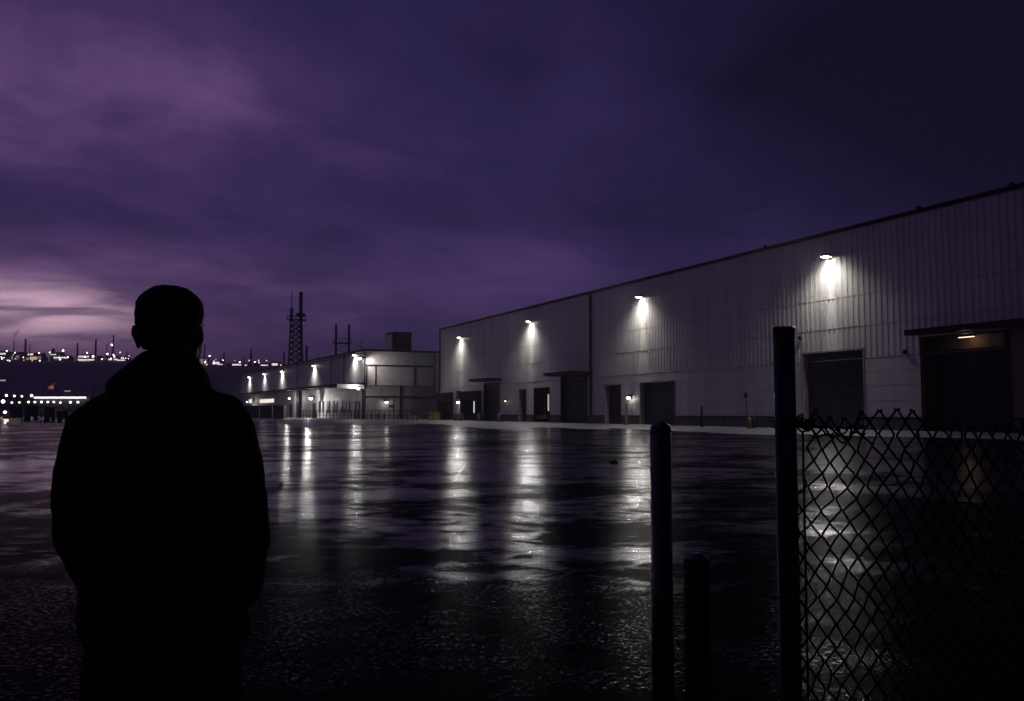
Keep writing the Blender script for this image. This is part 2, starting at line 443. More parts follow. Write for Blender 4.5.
def shutter(mb, s0, s1, y, z0, z1, pitch_=.34):
    z = z0
    while z < z1-.01:
        e_ = min(z+pitch_, z1)
        mb.quad((s0, y, z), (s1, y, z), (s1, y-.018, z+(e_-z)*.5), (s0, y-.018, z+(e_-z)*.5))
        mb.quad((s0, y-.018, z+(e_-z)*.5), (s1, y-.018, z+(e_-z)*.5), (s1, y, e_), (s0, y, e_))
        z = e_
for i, (s0, s1, z, k) in enumerate(ops):
    if k == 'entry': continue
    rec = .55
    fr = MB()
    fr.box(s0, s0+.14, -.07, rec+.1, 0, z-.14).box(s1-.14, s1, -.07, rec+.1, 0, z-.14).box(s0, s1, -.07, rec+.1, z-.14, z)
    fo = fr.build('door_frame', M['trim'] if k != 'plain' else M['browngrey'], wh)
    if k in ('plain', 'tall'):
        mb = MB(); shutter(mb, s0+.14, s1-.14, rec, 0, z-.14)
        if k == 'tall':
            mb2 = MB().box(s0+.14, s1-.14, rec-.12, rec-.06, z-1.5, z-.16); mb2.build('transom_panel', M['darkdoor'], wh)
        mb.build('roller_door', M['door'], wh)
        MB().box(s0+.2, s1-.2, rec-.10, rec-.05, .02, .12).build('bottom_rail', M['trim'], fo)
    elif k == 'dock':
        # black dock shelter with padded curtain round an opening with glowing strips
        sh = MB().box(s0-.2, s0+.55, -.85, -.08, 1.1, z+.25).box(s1-.55, s1+.2, -.85, -.08, 1.1, z+.25).box(s0-.2, s1+.2, -.9, -.08, z-1.25, z+.3)
        sh.build('dock_shelter', M['rubber'], wh)
        MB().box(s0, s1, .9, 1.0, 0, z-.1).build('dock_door', M['darkdoor'], wh)
        bf = MB().box(s0+.1, s0+.5, -.35, -.2, .55, 1.05).box(s1-.5, s1-.1, -.35, -.2, .55, 1.05); build_each(bf, 'dock_bumper', M['rubber'], wh)
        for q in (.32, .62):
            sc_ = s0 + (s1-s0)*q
            MB().box(sc_-.11, sc_+.11, .7, .8, 1.3, z-1.4).build('glow_strip_curtain', M['lit_dock'], wh)  # curtain strips glow by their own emission, no lamp behind them
    elif k == 'open':
        mb = MB().quad((s0, 5, 0), (s1, 5, 0), (s1, 5, z), (s0, 5, z)).quad((s0, .65, 0), (s0, 5, 0), (s0, 5, z), (s0, .65, z)).quad((s1, .65, 0), (s1, 5, 0), (s1, 5, z), (s1, .65, z)).quad((s0, .65, z), (s1, .65, z), (s1, 5, z), (s0, 5, z))
        mb.build('open_bay', M['darkdoor'], wh)
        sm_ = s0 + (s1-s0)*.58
        MB().box(sm_-.14, sm_+.14, .8, .9, 1.6, 4.0).build('hanging_strip', M['lit_dim'], wh)  # strip glows by its own emission
        st = MB()
        for q in range(5): st.box(s0+.6, s0+1.3, 1.2, 1.3, 1.0+q*.4, 1.22+q*.4)
        st.build('rung_stack', M['galv'], wh)
        MB().box(s0+.2, s1-1.2, .2, 1.2, .5, 1.0).build('dock_leveller', M['steel'], wh)
# canopies over the two tall doors
def canopy(l, r, py, out, th=.28):
    s0 = Wl(l, py)[0]; s1 = Wl(r, py)[0]; z = Wl((l+r)/2, py)[1]
    mb = MB().box(s0, s1, -out, -.10, z, z+th)
    o = mb.build('canopy', M['trim'], wh)
    MB().box(s0+.1, s1-.1, -out+.2, -.12, z-.16, z-.003).build('canopy_beam', M['trim'], o)
    return s0, s1, z
canopy(485, 502, 380.5, 3.0); canopy(562, 590, 374.5, 2.9)
# entry bay on the right
s0, s1, z, k = ops[-1]
ce = MB(); canz = Wl(968, 331)[1]
ce.box(s0-.7, s1+6, -1.1, -.10, canz, canz+.42); ce.build('canopy', M['trim'], wh)
dep = 1.6
bay = MB().quad((s0, -.03, 0), (s0, dep, 0), (s0, dep, z), (s0, -.03, z)).quad((s1, -.03, 0), (s1, dep, 0), (s1, dep, z), (s1, -.03, z)).quad((s0, -.03, z), (s1, -.03, z), (s1, dep, z), (s0, dep, z))
bay.build('entry_reveal', M['darkdoor'], wh)
zt = Wl(960, 349)[1]
MB().box(s0, s1, dep, dep+.1, zt, z).build('entry_transom', M['brownwood'], wh)
MB().box(s0, s1, dep-.14, dep-.02, zt-.22, zt+.12).build('entry_lintel', M['trim'], wh)
ed = MB()
nleaf = 6; wleaf = (s1-s0-.8)/nleaf
for q in range(nleaf):
    a = s0+.4+q*wleaf; ed.box(a+.03, a+wleaf-.03, dep-.02, dep+.06, .05, zt-.25)
edo = ed.build('folding_door', M['darkdoor'], wh)
gl = MB()
for q in range(nleaf):
    a = s0+.4+q*wleaf; gl.box(a+.35, a+wleaf-.35, dep-.032, dep-.025, 1.9, 3.6)
build_each(gl, 'door_window', M['glassdark'], edo)
build_each(MB().box(s0, s0+.35, -.25, -.08, 0, z-.01).box(s1-.3, s1, -.25, -.08, 0, z-.01), 'entry_jamb', M['trim'], wh)
bw = MB().box(s1+.05, s1+1.9, -.12, -.075, zlo+.2, canz-.02); bw.build('entry_side_panel', M['brownwood'], wh)
# small wall fittings
fit = MB()
for px, py in ((801, 338), (906, 352)):
    a, zz = Wl(px, py); fit.box(a-.14, a+.14, -.22, -.06, zz-.16, zz+.16)
build_each(fit, 'wall_box', M['trim'], wh)
a, zz = Wl(459.5, 395); MB().box(a-.75, a+.75, -.3, -.05, zz-.75, zz+.75).build('vent_box', M['trim'], wh)

# ------------------------------------------------------------------ wall floodlights
def floodlight(label, loc, rz, big=True, group=None, scale=1.0):
    """local +x along the wall, -y out of the wall; origin at the wall"""
    t = thing('wall_floodlight', label, 'wall light', loc, rz, group)
    q = scale
    MB().box(-.18*q, .18*q, -.16*q, -.06*q, -.3*q, .3*q).build('mounting_plate', M['trim'], t)
    MB().tube([(0, -.12*q, .1*q), (0, -.25*q, .18*q), (0, -.45*q, .12*q)], .06*q, 8).build('arm', M['trim'], t)
    h = MB()
    h.quad((-.5*q, -.95*q, .02*q), (.5*q, -.95*q, .02*q), (.42*q, -.85*q, .26*q), (-.42*q, -.85*q, .26*q))
    h.quad((-.42*q, -.85*q, .26*q), (.42*q, -.85*q, .26*q), (.42*q, -.40*q, .30*q), (-.42*q, -.40*q, .30*q))
    h.quad((-.42*q, -.40*q, .30*q), (.42*q, -.40*q, .30*q), (.5*q, -.30*q, -.1*q), (-.5*q, -.30*q, -.1*q))
    for sx_ in (-1, 1):
        h.quad((.5*sx_*q, -.95*q, .02*q), (.42*sx_*q, -.85*q, .26*q), (.42*sx_*q, -.40*q, .30*q), (.5*sx_*q, -.30*q, -.1*q))
    h.build('housing', M['steel'], t)
    ln = MB().quad((-.44*q, -.94*q, .0), (.44*q, -.94*q, .0), (.44*q, -.32*q, -.11*q), (-.44*q, -.32*q, -.11*q))
    ln.build('lens', M['lens_main'], t)
    return t
lamps = [(459, 337.5, 'nearest the far warehouse corner, above the loading docks'),
         (528.5, 321.5, 'second along the warehouse wall, above the narrow doorways'),
         (639, 297, 'just right of the dark downpipe on the warehouse wall'),
         (826, 256.5, 'over the wide shutter beside the fence post')]
WARM = (1.0, .955, .925)
LAMP_S = []
for i, (px, py, lab) in enumerate(lamps):
    s_, z_ = Wl(px, py, .5)
    t = floodlight('bright floodlight on a short arm, ' + lab, Ww(s_, 0, z_), phi, group='floodlights along the warehouse wall', scale=.8)
    LAMP_S.append((s_, z_))
    light('wash_lamp', 'SPOT', (0, -.50, -.22), (0, -.02, -8.5), 340, WARM, t, spot_size=R(44), spot_blend=1.0, shadow_soft_size=.16)
    light('beam_lamp', 'SPOT', (0, -.55, -.22), (0, -.02, -9.5), 2600, WARM, t, spot_size=R(21), spot_blend=1.0, shadow_soft_size=.1)
    light('spill_lamp', 'SPOT', (0, -1.6, -.22), (0, -.3, -5.5), 1000, WARM, t, spot_size=R(140), spot_blend=1.0, shadow_soft_size=.2)
    light('flood_lamp', 'AREA', (0, -.62, -.16), (0, -1.55, -.42), 1000, WARM, t, shape='RECTANGLE', size=.7, size_y=.4)

# small wall lamps
def small_lamp(label, loc, rz, energy, group=None, q=1.0, lens='lens_globe'):
    t = thing('wall_lamp', label, 'wall light', loc, rz, group)
    MB().box(-.12*q, .12*q, -.10*q, -.03*q, -.1*q, .3*q).tube([(0,-.08*q,.22*q),(0,-.3*q,.3*q),(0,-.42*q,.2*q)], .035*q, 6).build('bracket', M['trim'], t)
    MB().tube([(0,-.42*q,.3*q),(0,-.42*q,.2*q),(0,-.42*q,.08*q)], [.07*q,.16*q,.24*q], 12).build('shade', M['trim'], t)
    MB().ball(Vector((0,-.42*q,.02*q)), .19*q, .19*q, .17*q).build('globe', M[lens], t, smooth=True)
    light('bulb', 'POINT', (0, -.75*q, -.1*q), (0, -.8, -2), energy, WARM, t, shadow_soft_size=.1)
    return t
for px, py, en_, q, lab, ln in ((459.6, 402.5, 2.5, 1.4, 'small bright lamp under the black vent box between the two loading docks', 'lens_globe'),
                        (505.8, 401, .6, .9, 'tiny dim lamp on the plain wall right of the first canopied door', 'lens_warm'),
                        (630, 398, 2.5, 1.2, 'small hooded lamp glowing beside the pale bollard between two shutters', 'lens_globe')):
    s_, z_ = Wl(px, py, .3)
    small_lamp(lab, Ww(s_, 0.02, z_), phi, en_, None, q, ln)
# warm lamp inside the entry bay
s_, z_ = Wl(958, 339)
t = thing('ceiling_lamp', 'dim warm lamp glowing under the entry canopy at the right', 'lamp', Ww(s_, -.9, z-.05), phi)
MB().box(-.7, .7, -.12, .12, -.12, .0).build('housing', M['trim'], t)
MB().box(-.62, .62, -.09, .09, -.17, -.123).build('lens', M['lens_warm'], t)
light('bulb', 'POINT', (0, -.1, -.35), (0, 0, -1), 5, (1, .66, .42), t, shadow_soft_size=.15)

# ------------------------------------------------------------------ second building
C2 = G(364, 419.25)
th2 = math.atan(1/.513)                      # direction of its long side
e2v = Vector((-math.cos(th2), math.sin(th2), 0)); e2u = Vector((e2v.y, -e2v.x, 0))
phi2 = math.atan2(e2u.y, e2u.x)
def pln(px, py, p0, nrm):
    dd = ray(px, py); o = Vector((0,0,CAMH)); k = (p0-o).dot(nrm)/dd.dot(nrm); return o+dd*k
def L2(px, py, t=0):
    p0 = C2 - e2u*t; q = pln(px, py, p0, e2u); return (q-p0).dot(e2v), q.z
def F2(px, py, t=0):
    p0 = C2 - e2v*t; q = pln(px, py, p0, e2v); return (q-p0).dot(e2u), q.z
H2 = L2(364, 351)[1]; V2 = L2(241.5, 390)[0]; U2 = F2(437, 400)[0] + 2.5
hz = L2(364, 383.5)[1]      # canopy height
fa = thing('factory_building', 'pale low factory block with a canopy along its lit side, left of the warehouse', 'building', C2, phi2)
uw = MB().quad((0, 0, hz), (0, V2, hz), (0, V2, H2), (0, 0, H2)); uw.build('upper_wall', M['cladding_flat'], fa)
uj = MB()
for px in (254, 297.5, 331, 344): 
    v = L2(px, 370)[0]; uj.box(-.09, .02, v-.16, v+.16, hz, H2-.02)
build_each(uj, 'panel_joint', M['trim'], fa)
lw = MB().quad((.6, 0.02, 0), (.6, V2, 0), (.6, V2, hz), (.6, 0.02, hz)); lw.build('lower_wall', M['beige'], fa)
MB().box(0, U2, .3, V2, H2-.5, H2-.3).build('roof', M['roof'], fa)
MB().box(-.15, U2+.15, -.17, .25, H2+.003, H2+.4).box(-.15, .25, .25, V2, H2+.003, H2+.4).build('coping', M['trim'], fa)
cn = MB().box(-3.2, .55, -.0, V2+3, hz-.35, hz+.15); cn.build('side_canopy', M['trim'], fa)
# dark columns and doors on the lit side
for px, wv in ((297.5, 2.4), (362, .35)):
    v = L2(px, 410)[0]; MB().box(-.05, .58, v-wv/2, v+wv/2, 0, hz-.36).build('column', M['trim'], fa)
wins = [(325, 327.5), (329, 332), (335.5, 340), (342.5, 345.5), (347, 350), (350.5, 353)]
for i, (a, c) in enumerate([(319, 321), (322.5, 324), (327.5, 330), (333, 334.6), (335.4, 337.4), (341, 343), (344, 346), (348.3, 349.8), (354, 356.3), (358, 360)]):
    v0 = L2(c, 405, -.6)[0]; v1 = L2(a, 405, -.6)[0]; zt_ = L2((a+c)/2, 401, -.6)[1]; zb = L2((a+c)/2, 413 if i < 8 else 419, -.6)[1]
    fo = MB().box(.5, .59, v0, v1, max(0, zb), zt_).build('window_frame', M['trim'], fa)
    MB().box(.47, .495, v0+.25, v1-.25, max(0.2, zb+.2), zt_-.2).build('pane', M['glassdark'], fo)
for px in (314.5, 291):
    v = L2(px, 405, -.6)[0]; dr = MB().box(.5, .59, v-1.6, v+1.6, 0, 3.6).build('side_door', M['darkdoor'], fa)
for (a, c) in ((260, 274), (249, 252)):
    v0 = L2(c, 401, -.6)[0]; v1 = L2(a, 401, -.6)[0]; zt_ = L2(a, 399.5, -.6)[1]; zb = L2(a, 403, -.6)[1]
    MB().box(.52, .59, v0, v1, zb, zt_).build('lit_window', M['lit_window'], fa)
# front face
zb1 = F2(400, 385.5)[1]; zc1 = F2(400, 366)[1]; uR = F2(433.5, 370)[0]
fp = MB().box(0, uR, .0, .3, zb1, zc1-.15).box(0, uR, .0, .3, zc1+.15, H2)
build_each(fp, 'upper_panel', M['beige'], fa)
MB().box(uR, U2, .02, .3, 0.01, H2).box(0, uR, .06, .3, 0, zb1).build('lower_panel', M['browngrey'], fa)
fj = MB().box(0, uR, -.06, .0, zc1-.15, zc1+.15)
for px in (366.8, 375.8, 414.5): 
    u = F2(px, 375)[0]; fj.box(u-.13, u+.13, -.06, .1, zb1, zc1-.16)
for px in (400.8,): 
    u = F2(px, 400)[0]; fj.box(u-.2, u+.2, -.05, .059, 0, zb1-.01)
zc2 = F2(400, 397)[1]; fj.box(0, U2, -.045, .018, zc2-.12, zc2+.12)
build_each(fj, 'front_joint', M['trim'], fa)
MB().box(-.06, .16, -.09, .0, 0, H2-.01).build('corner_trim', M['trim'], fa)
u = F2(437, 400)[0]; MB().tube([(u, -.2, 0), (u, -.2, H2)], .14, 8).build('downpipe', M['galv'], fa)
# canopy return at the near corner, lit from below
MB().box(-5.6, -.1, -.25, 5.5, hz-.75, hz-.36).build('corner_awning', M['trim'], fa)
MB().box(-5.7, -.1, -.36, -.253, hz-1.05, hz-.2).build('canopy_fascia', M['white'], fa)

GR2 = 'slim wall lights along the upper side of the factory'
def F2w(u, v, z): return C2 + e2u*u + e2v*v + Vector((0,0,z))
for (px, py, lab) in ((249, 377, 'farthest slim wall light, near the far end of the pale factory side'), (264, 373.7, 'second slim wall light from the far end of the pale factory side'),
                 (281.5, 371, 'slim wall light left of the lattice tower on the pale factory side'), (313.6, 365.3, 'slim wall light right of the lattice tower on the pale factory side'), (354, 354.5, 'nearest slim wall light, beside the front corner of the pale factory')):
    v, z_ = L2(px, py, .3)
    t = thing('slim_wall_light', lab, 'wall light', F2w(0, v, z_), phi2 - PI/2, GR2)
    MB().box(-.3, .3, -.5, -.03, -.1, .25).build('housing', M['steel'], t)
    MB().box(-.26, .26, -.55, -.1, -.2, -.103).build('lens', M['lens_slim'], t)
    light('wash_lamp', 'SPOT', (0, -.36, -.3), (0, -.03, -6.5), 3000, WARM, t, spot_size=R(18), spot_blend=.8, shadow_soft_size=.1)
    light('wide_lamp', 'SPOT', (0, -.5, -.3), (0, -.7, -4), 3200, WARM, t, spot_size=R(140), spot_blend=.9, shadow_soft_size=.1)
# lamps under the canopy
GR3 = 'lamps under the factory canopy'
for (px, py, en_, q, lab) in ((247, 402, 230, 1.1, 'lamp under the far end of the factory canopy, nearest the person'), (290, 398.5, 560, 1.4, 'lamp under the factory canopy left of the dark column'),
                          (313, 398.5, 1200, 2.2, 'largest lamp under the factory canopy, over the side door'), (359, 388, 330, 1.5, 'lamp under the canopy at the near front corner of the factory')):
    v, z_ = L2(px, py, 1.5)
    if px == 359: v = -1.5
    small_lamp(lab, F2w(-1.1, v, min(z_, hz-1.1)), phi2 - PI/2, en_, GR3, q)
u, z_ = F2(361.5, 358)
v, z_ = L2(361.5, 358.5, .4); t = small_lamp('bright lamp high on the front corner of the factory', F2w(0, v, z_), phi2-PI/2, 30, None, 2.0)
MB().tube([(.1,-.1,.1),(1.4,-.5,.25),(2.4,-.7,.1)], .07, 8).build('arm', M['trim'], t)  # arm and head added to carry an extra flood for the front face
MB().box(2.1,2.7,-1.0,-.4,-.12,.08).build('added_flood_head', M['steel'], t)
light('added_front_flood', 'SPOT', (2.4, -.7, -.2), (.3, 9, -4), 1700, WARM, t, spot_size=R(120), spot_blend=1.0, shadow_soft_size=.2)  # added light that brightens the factory front, beyond the corner lamp itself
u, z_ = F2(386, 402.3, .3); small_lamp('small round lamp alone on the brown front of the factory', F2w(u, .055, z_), phi2, 14, None, 1.6)

# rooftop plant room
u0, zr = F2(393, 352, -5); u1 = F2(411.5, 352, -5)[0]; zt_ = F2(402, 332.5, -5)[1]
t = thing('rooftop_plant_room', 'dark square plant room standing on the factory roof', 'plant room', F2w(u0, 5, H2-.3), phi2)
wd = (u1-u0); hh_ = zt_-H2+.15
MB().box(0, wd, 0, 4.5, 0, hh_).build('casing', M['trim'], t)
MB().box(-.1, wd+.1, -.1, 4.6, hh_+.003, hh_+.25).build('cap', M['steel'], t)
lv = MB()
for q in range(9): lv.box(wd*.52, wd*.78, -.08, -.003, 1.2+q*.38, 1.45+q*.38)
lv.build('louvre', M['steel'], t)
MB().box(-.16, -.01, .3, 4.2, .3, hh_-.3).build('side_panel', M['galv'], t)

# lattice tower with twin columns
def lattice_tower(px, pyt, Yd, label):
    base = P(px, 412, Yd); hgt = P(px, pyt, Yd).z
    s_ = Yd/F
    t = thing('lattice_tower', label, 'lattice tower', (base.x, base.y, 0), R(12))
    hb = hgt*.78 
    zb = hgt*.0
    wB, wT = 8.0*s_, 5.0*s_        # half widths in metres (pixels * scale)
    def at(q): return wB+(wT-wB)*q
    for sx_, sy_ in ((-1,-1),(1,-1),(1,1),(-1,1)):
        MB().tube([(sx_*wB, sy_*wB*.6, 0), (sx_*wT, sy_*wT*.6, hb)], .28 if sx_ < 0 else .5, 6).build('leg', M['steel'], t)
    br = MB(); n_ = 17
    for k_ in range(n_):
        a, c = k_/n_, (k_+1)/n_
        for sy_ in (-1, 1):
            br.tube([(-at(a), sy_*at(a)*.6, a*hb), (at(c), sy_*at(c)*.6, c*hb)], .17, 4)
            br.tube([(at(a), sy_*at(a)*.6, a*hb), (-at(c), sy_*at(c)*.6, c*hb)], .17, 4)
            br.tube([(-at(c), sy_*at(c)*.6, c*hb), (at(c), sy_*at(c)*.6, c*hb)], .12, 4)
        for sx_ in (-1, 1):
            br.tube([(sx_*at(a), -at(a)*.6, a*hb), (sx_*at(c), at(c)*.6, c*hb)], .13, 4)
    br.build('brace', M['steel'], t)
    for xc, wpl in ((-wT*.9, 1.6), (wT*.9, 1.9)):
        pf = MB().box(xc-wpl, xc+wpl, -wpl, wpl, hb, hb+.25)
        for q in range(9):
            a = -wpl+q*wpl/4
            pf.box(a+xc-.05, a+xc+.05, -wpl, -wpl+.1, hb, hb+1.3)
        pf.box(xc-wpl, xc+wpl, -wpl, -wpl+.1, hb+1.2, hb+1.35).box(xc-wpl*.8, xc+wpl*.8, -wpl*.8, wpl*.8, hb+1.4, hb+2.3 if xc > 0 else hb+1.5)
        pf.build('platform', M['steel'], t)
    MB().tube([(wT*.9, 0, hb+.2), (wT*.9, 0, hgt+.6)], .62, 10).build('flue', M['steel'], t)
    an = MB().tube([(-wT*.9, 0, hb+.2), (-wT*.9, 0, hb+4)], .5, 8).tube([(-wT*.9, 0, hb+4), (-wT*.9, 0, hgt+1)], .14, 6).tube([(-wT*.9-1, 0, hgt-1), (-wT*.9+.3, 0, hgt-1)], .1, 5)
    an.build('antenna', M['steel'], t)
    return t
lattice_tower(294.5, 293.5, 300, 'tall dark lattice tower with twin columns rising behind the factory roof')

# twin flue frame
Yd = 235; bse = P(341.5, 412, Yd); hg = P(341.5, 324.5, Yd).z; s_ = Yd/F
t = thing('twin_flue', 'pair of dark flues joined by a platform behind the factory roof', 'chimney', (bse.x, bse.y, 0), R(10))
for sx_ in (-1, 1):
    MB().tube([(sx_*6.4*s_, 0, 0), (sx_*6.4*s_, 0, hg)], .32, 10).build('flue', M['steel'], t)
zp = P(341, 343, Yd).z
pf = MB().box(-9*s_, 9*s_, -.8, .8, zp-.2, zp+.1)
for q in range(7): pf.tube([((-9+3*q)*s_, -.75, zp), ((-9+3*q)*s_, -.75, zp+1.2)], .06, 5)
pf.tube([(-9*s_, -.75, zp+1.2), (9*s_, -.75, zp+1.2)], .06, 5)
pf.build('platform', M['steel'], t)
br = MB()
for sx_ in (-1.6, 1.6): br.tube([(sx_, 0, 0), (sx_, 0, zp+2.2)], .15, 6)
for q in range(4): br.tube([(-1.6, 0, zp-8+2*q), (1.6, 0, zp-6+2*q)], .08, 4)
br.build('brace', M['steel'], t)

def mast(px, pyt, Yd, r, label, zbase=0, arm=False, name='mast', cat='mast'):
    p = P(px, pyt, Yd)
    mb = MB().tube([(0,0,0), (0,0,(p.z-zbase)*.6), (0,0,p.z-zbase)], [r, r*.9, r*.7], 8)
    if arm: mb.box(-r*6, r*6, -r, r, (p.z-zbase)*.86, (p.z-zbase)*.88)
    o = mb.build(name, M['steel'], None, loc=(p.x, p.y, zbase)); tag(o, label, cat)
    return o
mast(306.8, 346, 290, .5, 'short dark pipe mast right of the lattice tower')
mast(361.7, 340, 215, .12, 'thin aerial near the factory front corner')
mast(318, 352, 280, .13, 'thin low aerial between the lattice tower and twin flues', arm=True)
mast(284, 352, 300, .35, 'squat mast at the left foot of the lattice tower')
mast(415.8, 346.5, 230, .1, 'thin aerial right of the rooftop plant room')

# ------------------------------------------------------------------ things at the foot of the buildings
def bollard_small(px, pyb, pyt, r, m, label, group=None):
    p = G(px, pyb); h = P(px, pyt, p.y).z
    mb = MB().tube([(0,0,0),(0,0,h-r*.8),(0,0,h-r*.2),(0,0,h)], [r, r, r*.8, r*.25], 12)
    o = mb.build('guard_post', m, None, True, loc=p); tag(o, label, 'bollard', group)
    MB().tube([(0,0,0),(0,0,.05)], r*1.6, 12).build('base_plate', M['steel'], o)
    return o
bollard_small(626.3, 424.9, 402, .16, M['palepost'], 'pale yellow guard post lit by the small hooded lamp')
bollard_small(702, 427.2, 405.5, .11, M['steel'], 'thin dark post standing in front of the blank warehouse wall')
bollard_small(749.3, 428.4, 417, .16, M['yellow'], 'short yellow guard post near the tall fence post')
bollard_small(753.6, 428.2, 417, .16, M['steel'], 'short dark guard post beside the yellow one near the tall fence post')
for px, lab in ((455.5, 'grey guard post between the loading docks, left of the small lamp'), (461, 'grey guard post directly under the small dock lamp'), (478.5, 'grey guard post right of the second loading dock'), (499, 'grey guard post at the right edge of the first canopied door')):
    bollard_small(px, 420.6+(px-455)*.022, 413.4, .22, M['galv'], lab, 'guard posts by the loading docks')
# post with a sign by the blank wall
p = G(747.5, 427.6); t = thing('sign_post', 'leaning thin signpost with a small dark plate by the warehouse wall', 'sign', p, phi)
MB().tube([(0,0,0),(-.12,0,3.1)], .05, 8).build('pole', M['steel'], t)
MB().box(-.37,.13,-.07,-.03,2.75,3.25).build('plate', M['steel'], t)
# yellow bin and odds and ends before the factory front
p = G(433.5, 420.2); t = thing('grit_bin', 'dull yellow bin at the corner between factory and warehouse', 'bin', p, phi2)
MB().box(-.95,.95,-.6,.6,.05,1.15).build('body', M['yellow'], t, bevel=.05)
MB().box(-1.05,1.05,-.7,.7,1.153,1.4).build('lid', M['yellow'], t, bevel=.05)
def pallet_stack(px, pyb, w_, h_, label):
    p = G(px, pyb); t = thing('pallet_stack', label, 'pallets', p, phi2)
    n_ = int(h_/.18)
    for k_ in range(n_):
        mb = MB()
        for q in range(3): mb.box(-w_/2+q*(w_/2-.06), -w_/2+q*(w_/2-.06)+.12, -.5, .5, k_*.18, k_*.18+.1)
        mb.box(-w_/2, w_/2, -.5, .5, k_*.18+.102, k_*.18+.16)
        mb.build('pallet', M['brownwood'], t, rotz=random.uniform(-.05,.05))
    return t
pallet_stack(378, 419.8, 2.6, 1.3, 'low stack of pallets under the small lamp on the factory front')
pallet_stack(413, 420.1, 2.0, .9, 'lower stack of pallets right of the joint on the factory front')
p = G(393.8, 419.9); t = thing('lamp_stand', 'dark pole with a small box before the factory front', 'pole', p, phi2)
MB().tube([(0,0,0),(0,0,4.6)], .11, 8).build('pole', M['steel'], t)
MB().box(-.9,.1,-.2,.2,2.3,2.75).build('box', M['steel'], t)
# railing before the lit side and front
def railing(p0, p1, n_, h_, label):
    t = thing('railing', label, 'railing', p0, math.atan2(p1.y-p0.y, p1.x-p0.x)); L = (p1-p0).length
    for k_ in range(n_+1):
        MB().tube([(L*k_/n_,0,0),(L*k_/n_,0,h_)], .07, 6).build('post', M['steel'], t)
    MB().tube([(0,0,h_),(L,0,h_)], .05, 6).tube([(0,0,h_*.5),(L,0,h_*.5)], .05, 6).build('rail', M['steel'], t)
    return t
railing(G(300, 419.4), G(362, 419.9), 18, 1.7, 'thin dark railing in front of the lit factory side')
railing(G(367, 419.9), G(432, 420.6), 14, 1.7, 'thin dark railing in front of the brown factory front')
# dark containers at the far end of the factory
cont_spots = [ (243, 259, 418.3, 405.6, 'grey shipping container half hidden behind the person at the factory'), (259.5, 272, 418.5, 405.4, 'grey shipping container in the middle of the row before the lit windows'), (272.5, 283.5, 418.7, 405.2, 'grey shipping container nearest the dark column of the factory')]
def container(a, c, pyb, pyt, label, m='container'):
    p = G(a, pyb); q = G(c, pyb); wd = q.x-p.x; h = P(a, pyt, p.y).z
    t = thing('shipping_container', label, 'container', p, 0, None)
    mb = MB(); n_ = max(8, int(wd/.4)); dy = 2.6
    mb.box(.1, wd-.1, .06, dy, .15, h-.12)
    for k_ in range(n_):
        x0 = .12+(wd-.24)*k_/n_; mb.box(x0, x0+(wd-.24)/n_*.5, .0, .058, .2, h-.2)
    mb.build('body', M[m], t)
    MB().box(0, wd, -.04, .08, .0, .15).box(0, wd, -.04, .08, h-.118, h).box(0,.1,-.04,.08,.153,h-.121).box(wd-.1,wd,-.04,.08,.153,h-.121).build('frame', M['steel'], t)
    return t
for a, c, b_, t_, lab in cont_spots: tag(container(a, c, b_, t_, lab), group='shipping containers at the far end of the factory')

# ------------------------------------------------------------------ hill and refinery
hb = bmesh.new(); NX = 160; rows = []
YH = 900
for j, (yy, q) in enumerate(((620, 0), (680, .25), (740, .55), (800, .8), (YH, 1.0), (1050, 1.02), (1700, 1.05))):
    row = []
    for i in range(NX+1):
        px = -500 + i*(1150/NX)
        x = (px-512)/F*YH
        top = P(px, 361.2 if px < 130 else 361.2+min(5.5, (px-130)*.055), YH).z
        if px > 350: top *= max(0, 1-(px-350)/200)
        nz = mnoise.noise(Vector((x*.02, yy*.02, 3)))*3.2 + mnoise.noise(Vector((x*.08, yy*.08, 8)))*1.4
        z = q*top + (nz if .1 < q < .95 else nz*.22 if q > .1 else 0)
        row.append(hb.verts.new((x, yy + mnoise.noise(Vector((x*.015, j*3.1, 0)))*18*(q<.95), max(z, -.3 if q == 0 else .01))))
    rows.append(row)
for a, c in zip(rows, rows[1:]):
    for i in range(NX): hb.faces.new((a[i], a[i+1], c[i+1], c[i]))
me = bpy.data.meshes.new('hill'); hb.to_mesh(me); hb.free(); me.materials.append(M['hillmat'])
for p in me.polygons: p.use_smooth = True
hill = bpy.data.objects.new('hillside', me); C.objects.link(hill); tag(hill, kind='structure')
def topz(px): return P(px, 361.2 if px < 130 else 361.2+min(5.5, (px-130)*.055), YH).z - .3
u_ = YH/F   # metres per pixel at the ridge
YR = 915.0
def ridge_pt(px, py): return P(px, py, YR)
def chimney(px, pyt, wpx, label, platform=False, lampz=None, Yc=YR):
    zb = topz(px); p = P(px, pyt, Yc); h = p.z-zb; r = wpx*u_/2
    t = thing('refinery_chimney', label, 'chimney', (p.x, Yc, zb), 0, 'chimneys of the refinery on the ridge')
    MB().tube([(0,0,-1),(0,0,h*.5),(0,0,h)], [r*1.15, r, r*.85], 10).build('stack', M['steel'], t)
    MB().tube([(0,0,h),(0,0,h+.5)], [r*1.05, r*1.05], 10).build('rim', M['steel'], t)
    if platform:
        MB().tube([(0,0,h*.3),(0,0,h*.3+.5)], r*2.1, 10).tube([(0,0,h*.62),(0,0,h*.62+.5)], r*1.9, 10).build('platform', M['steel'], t)
    return t
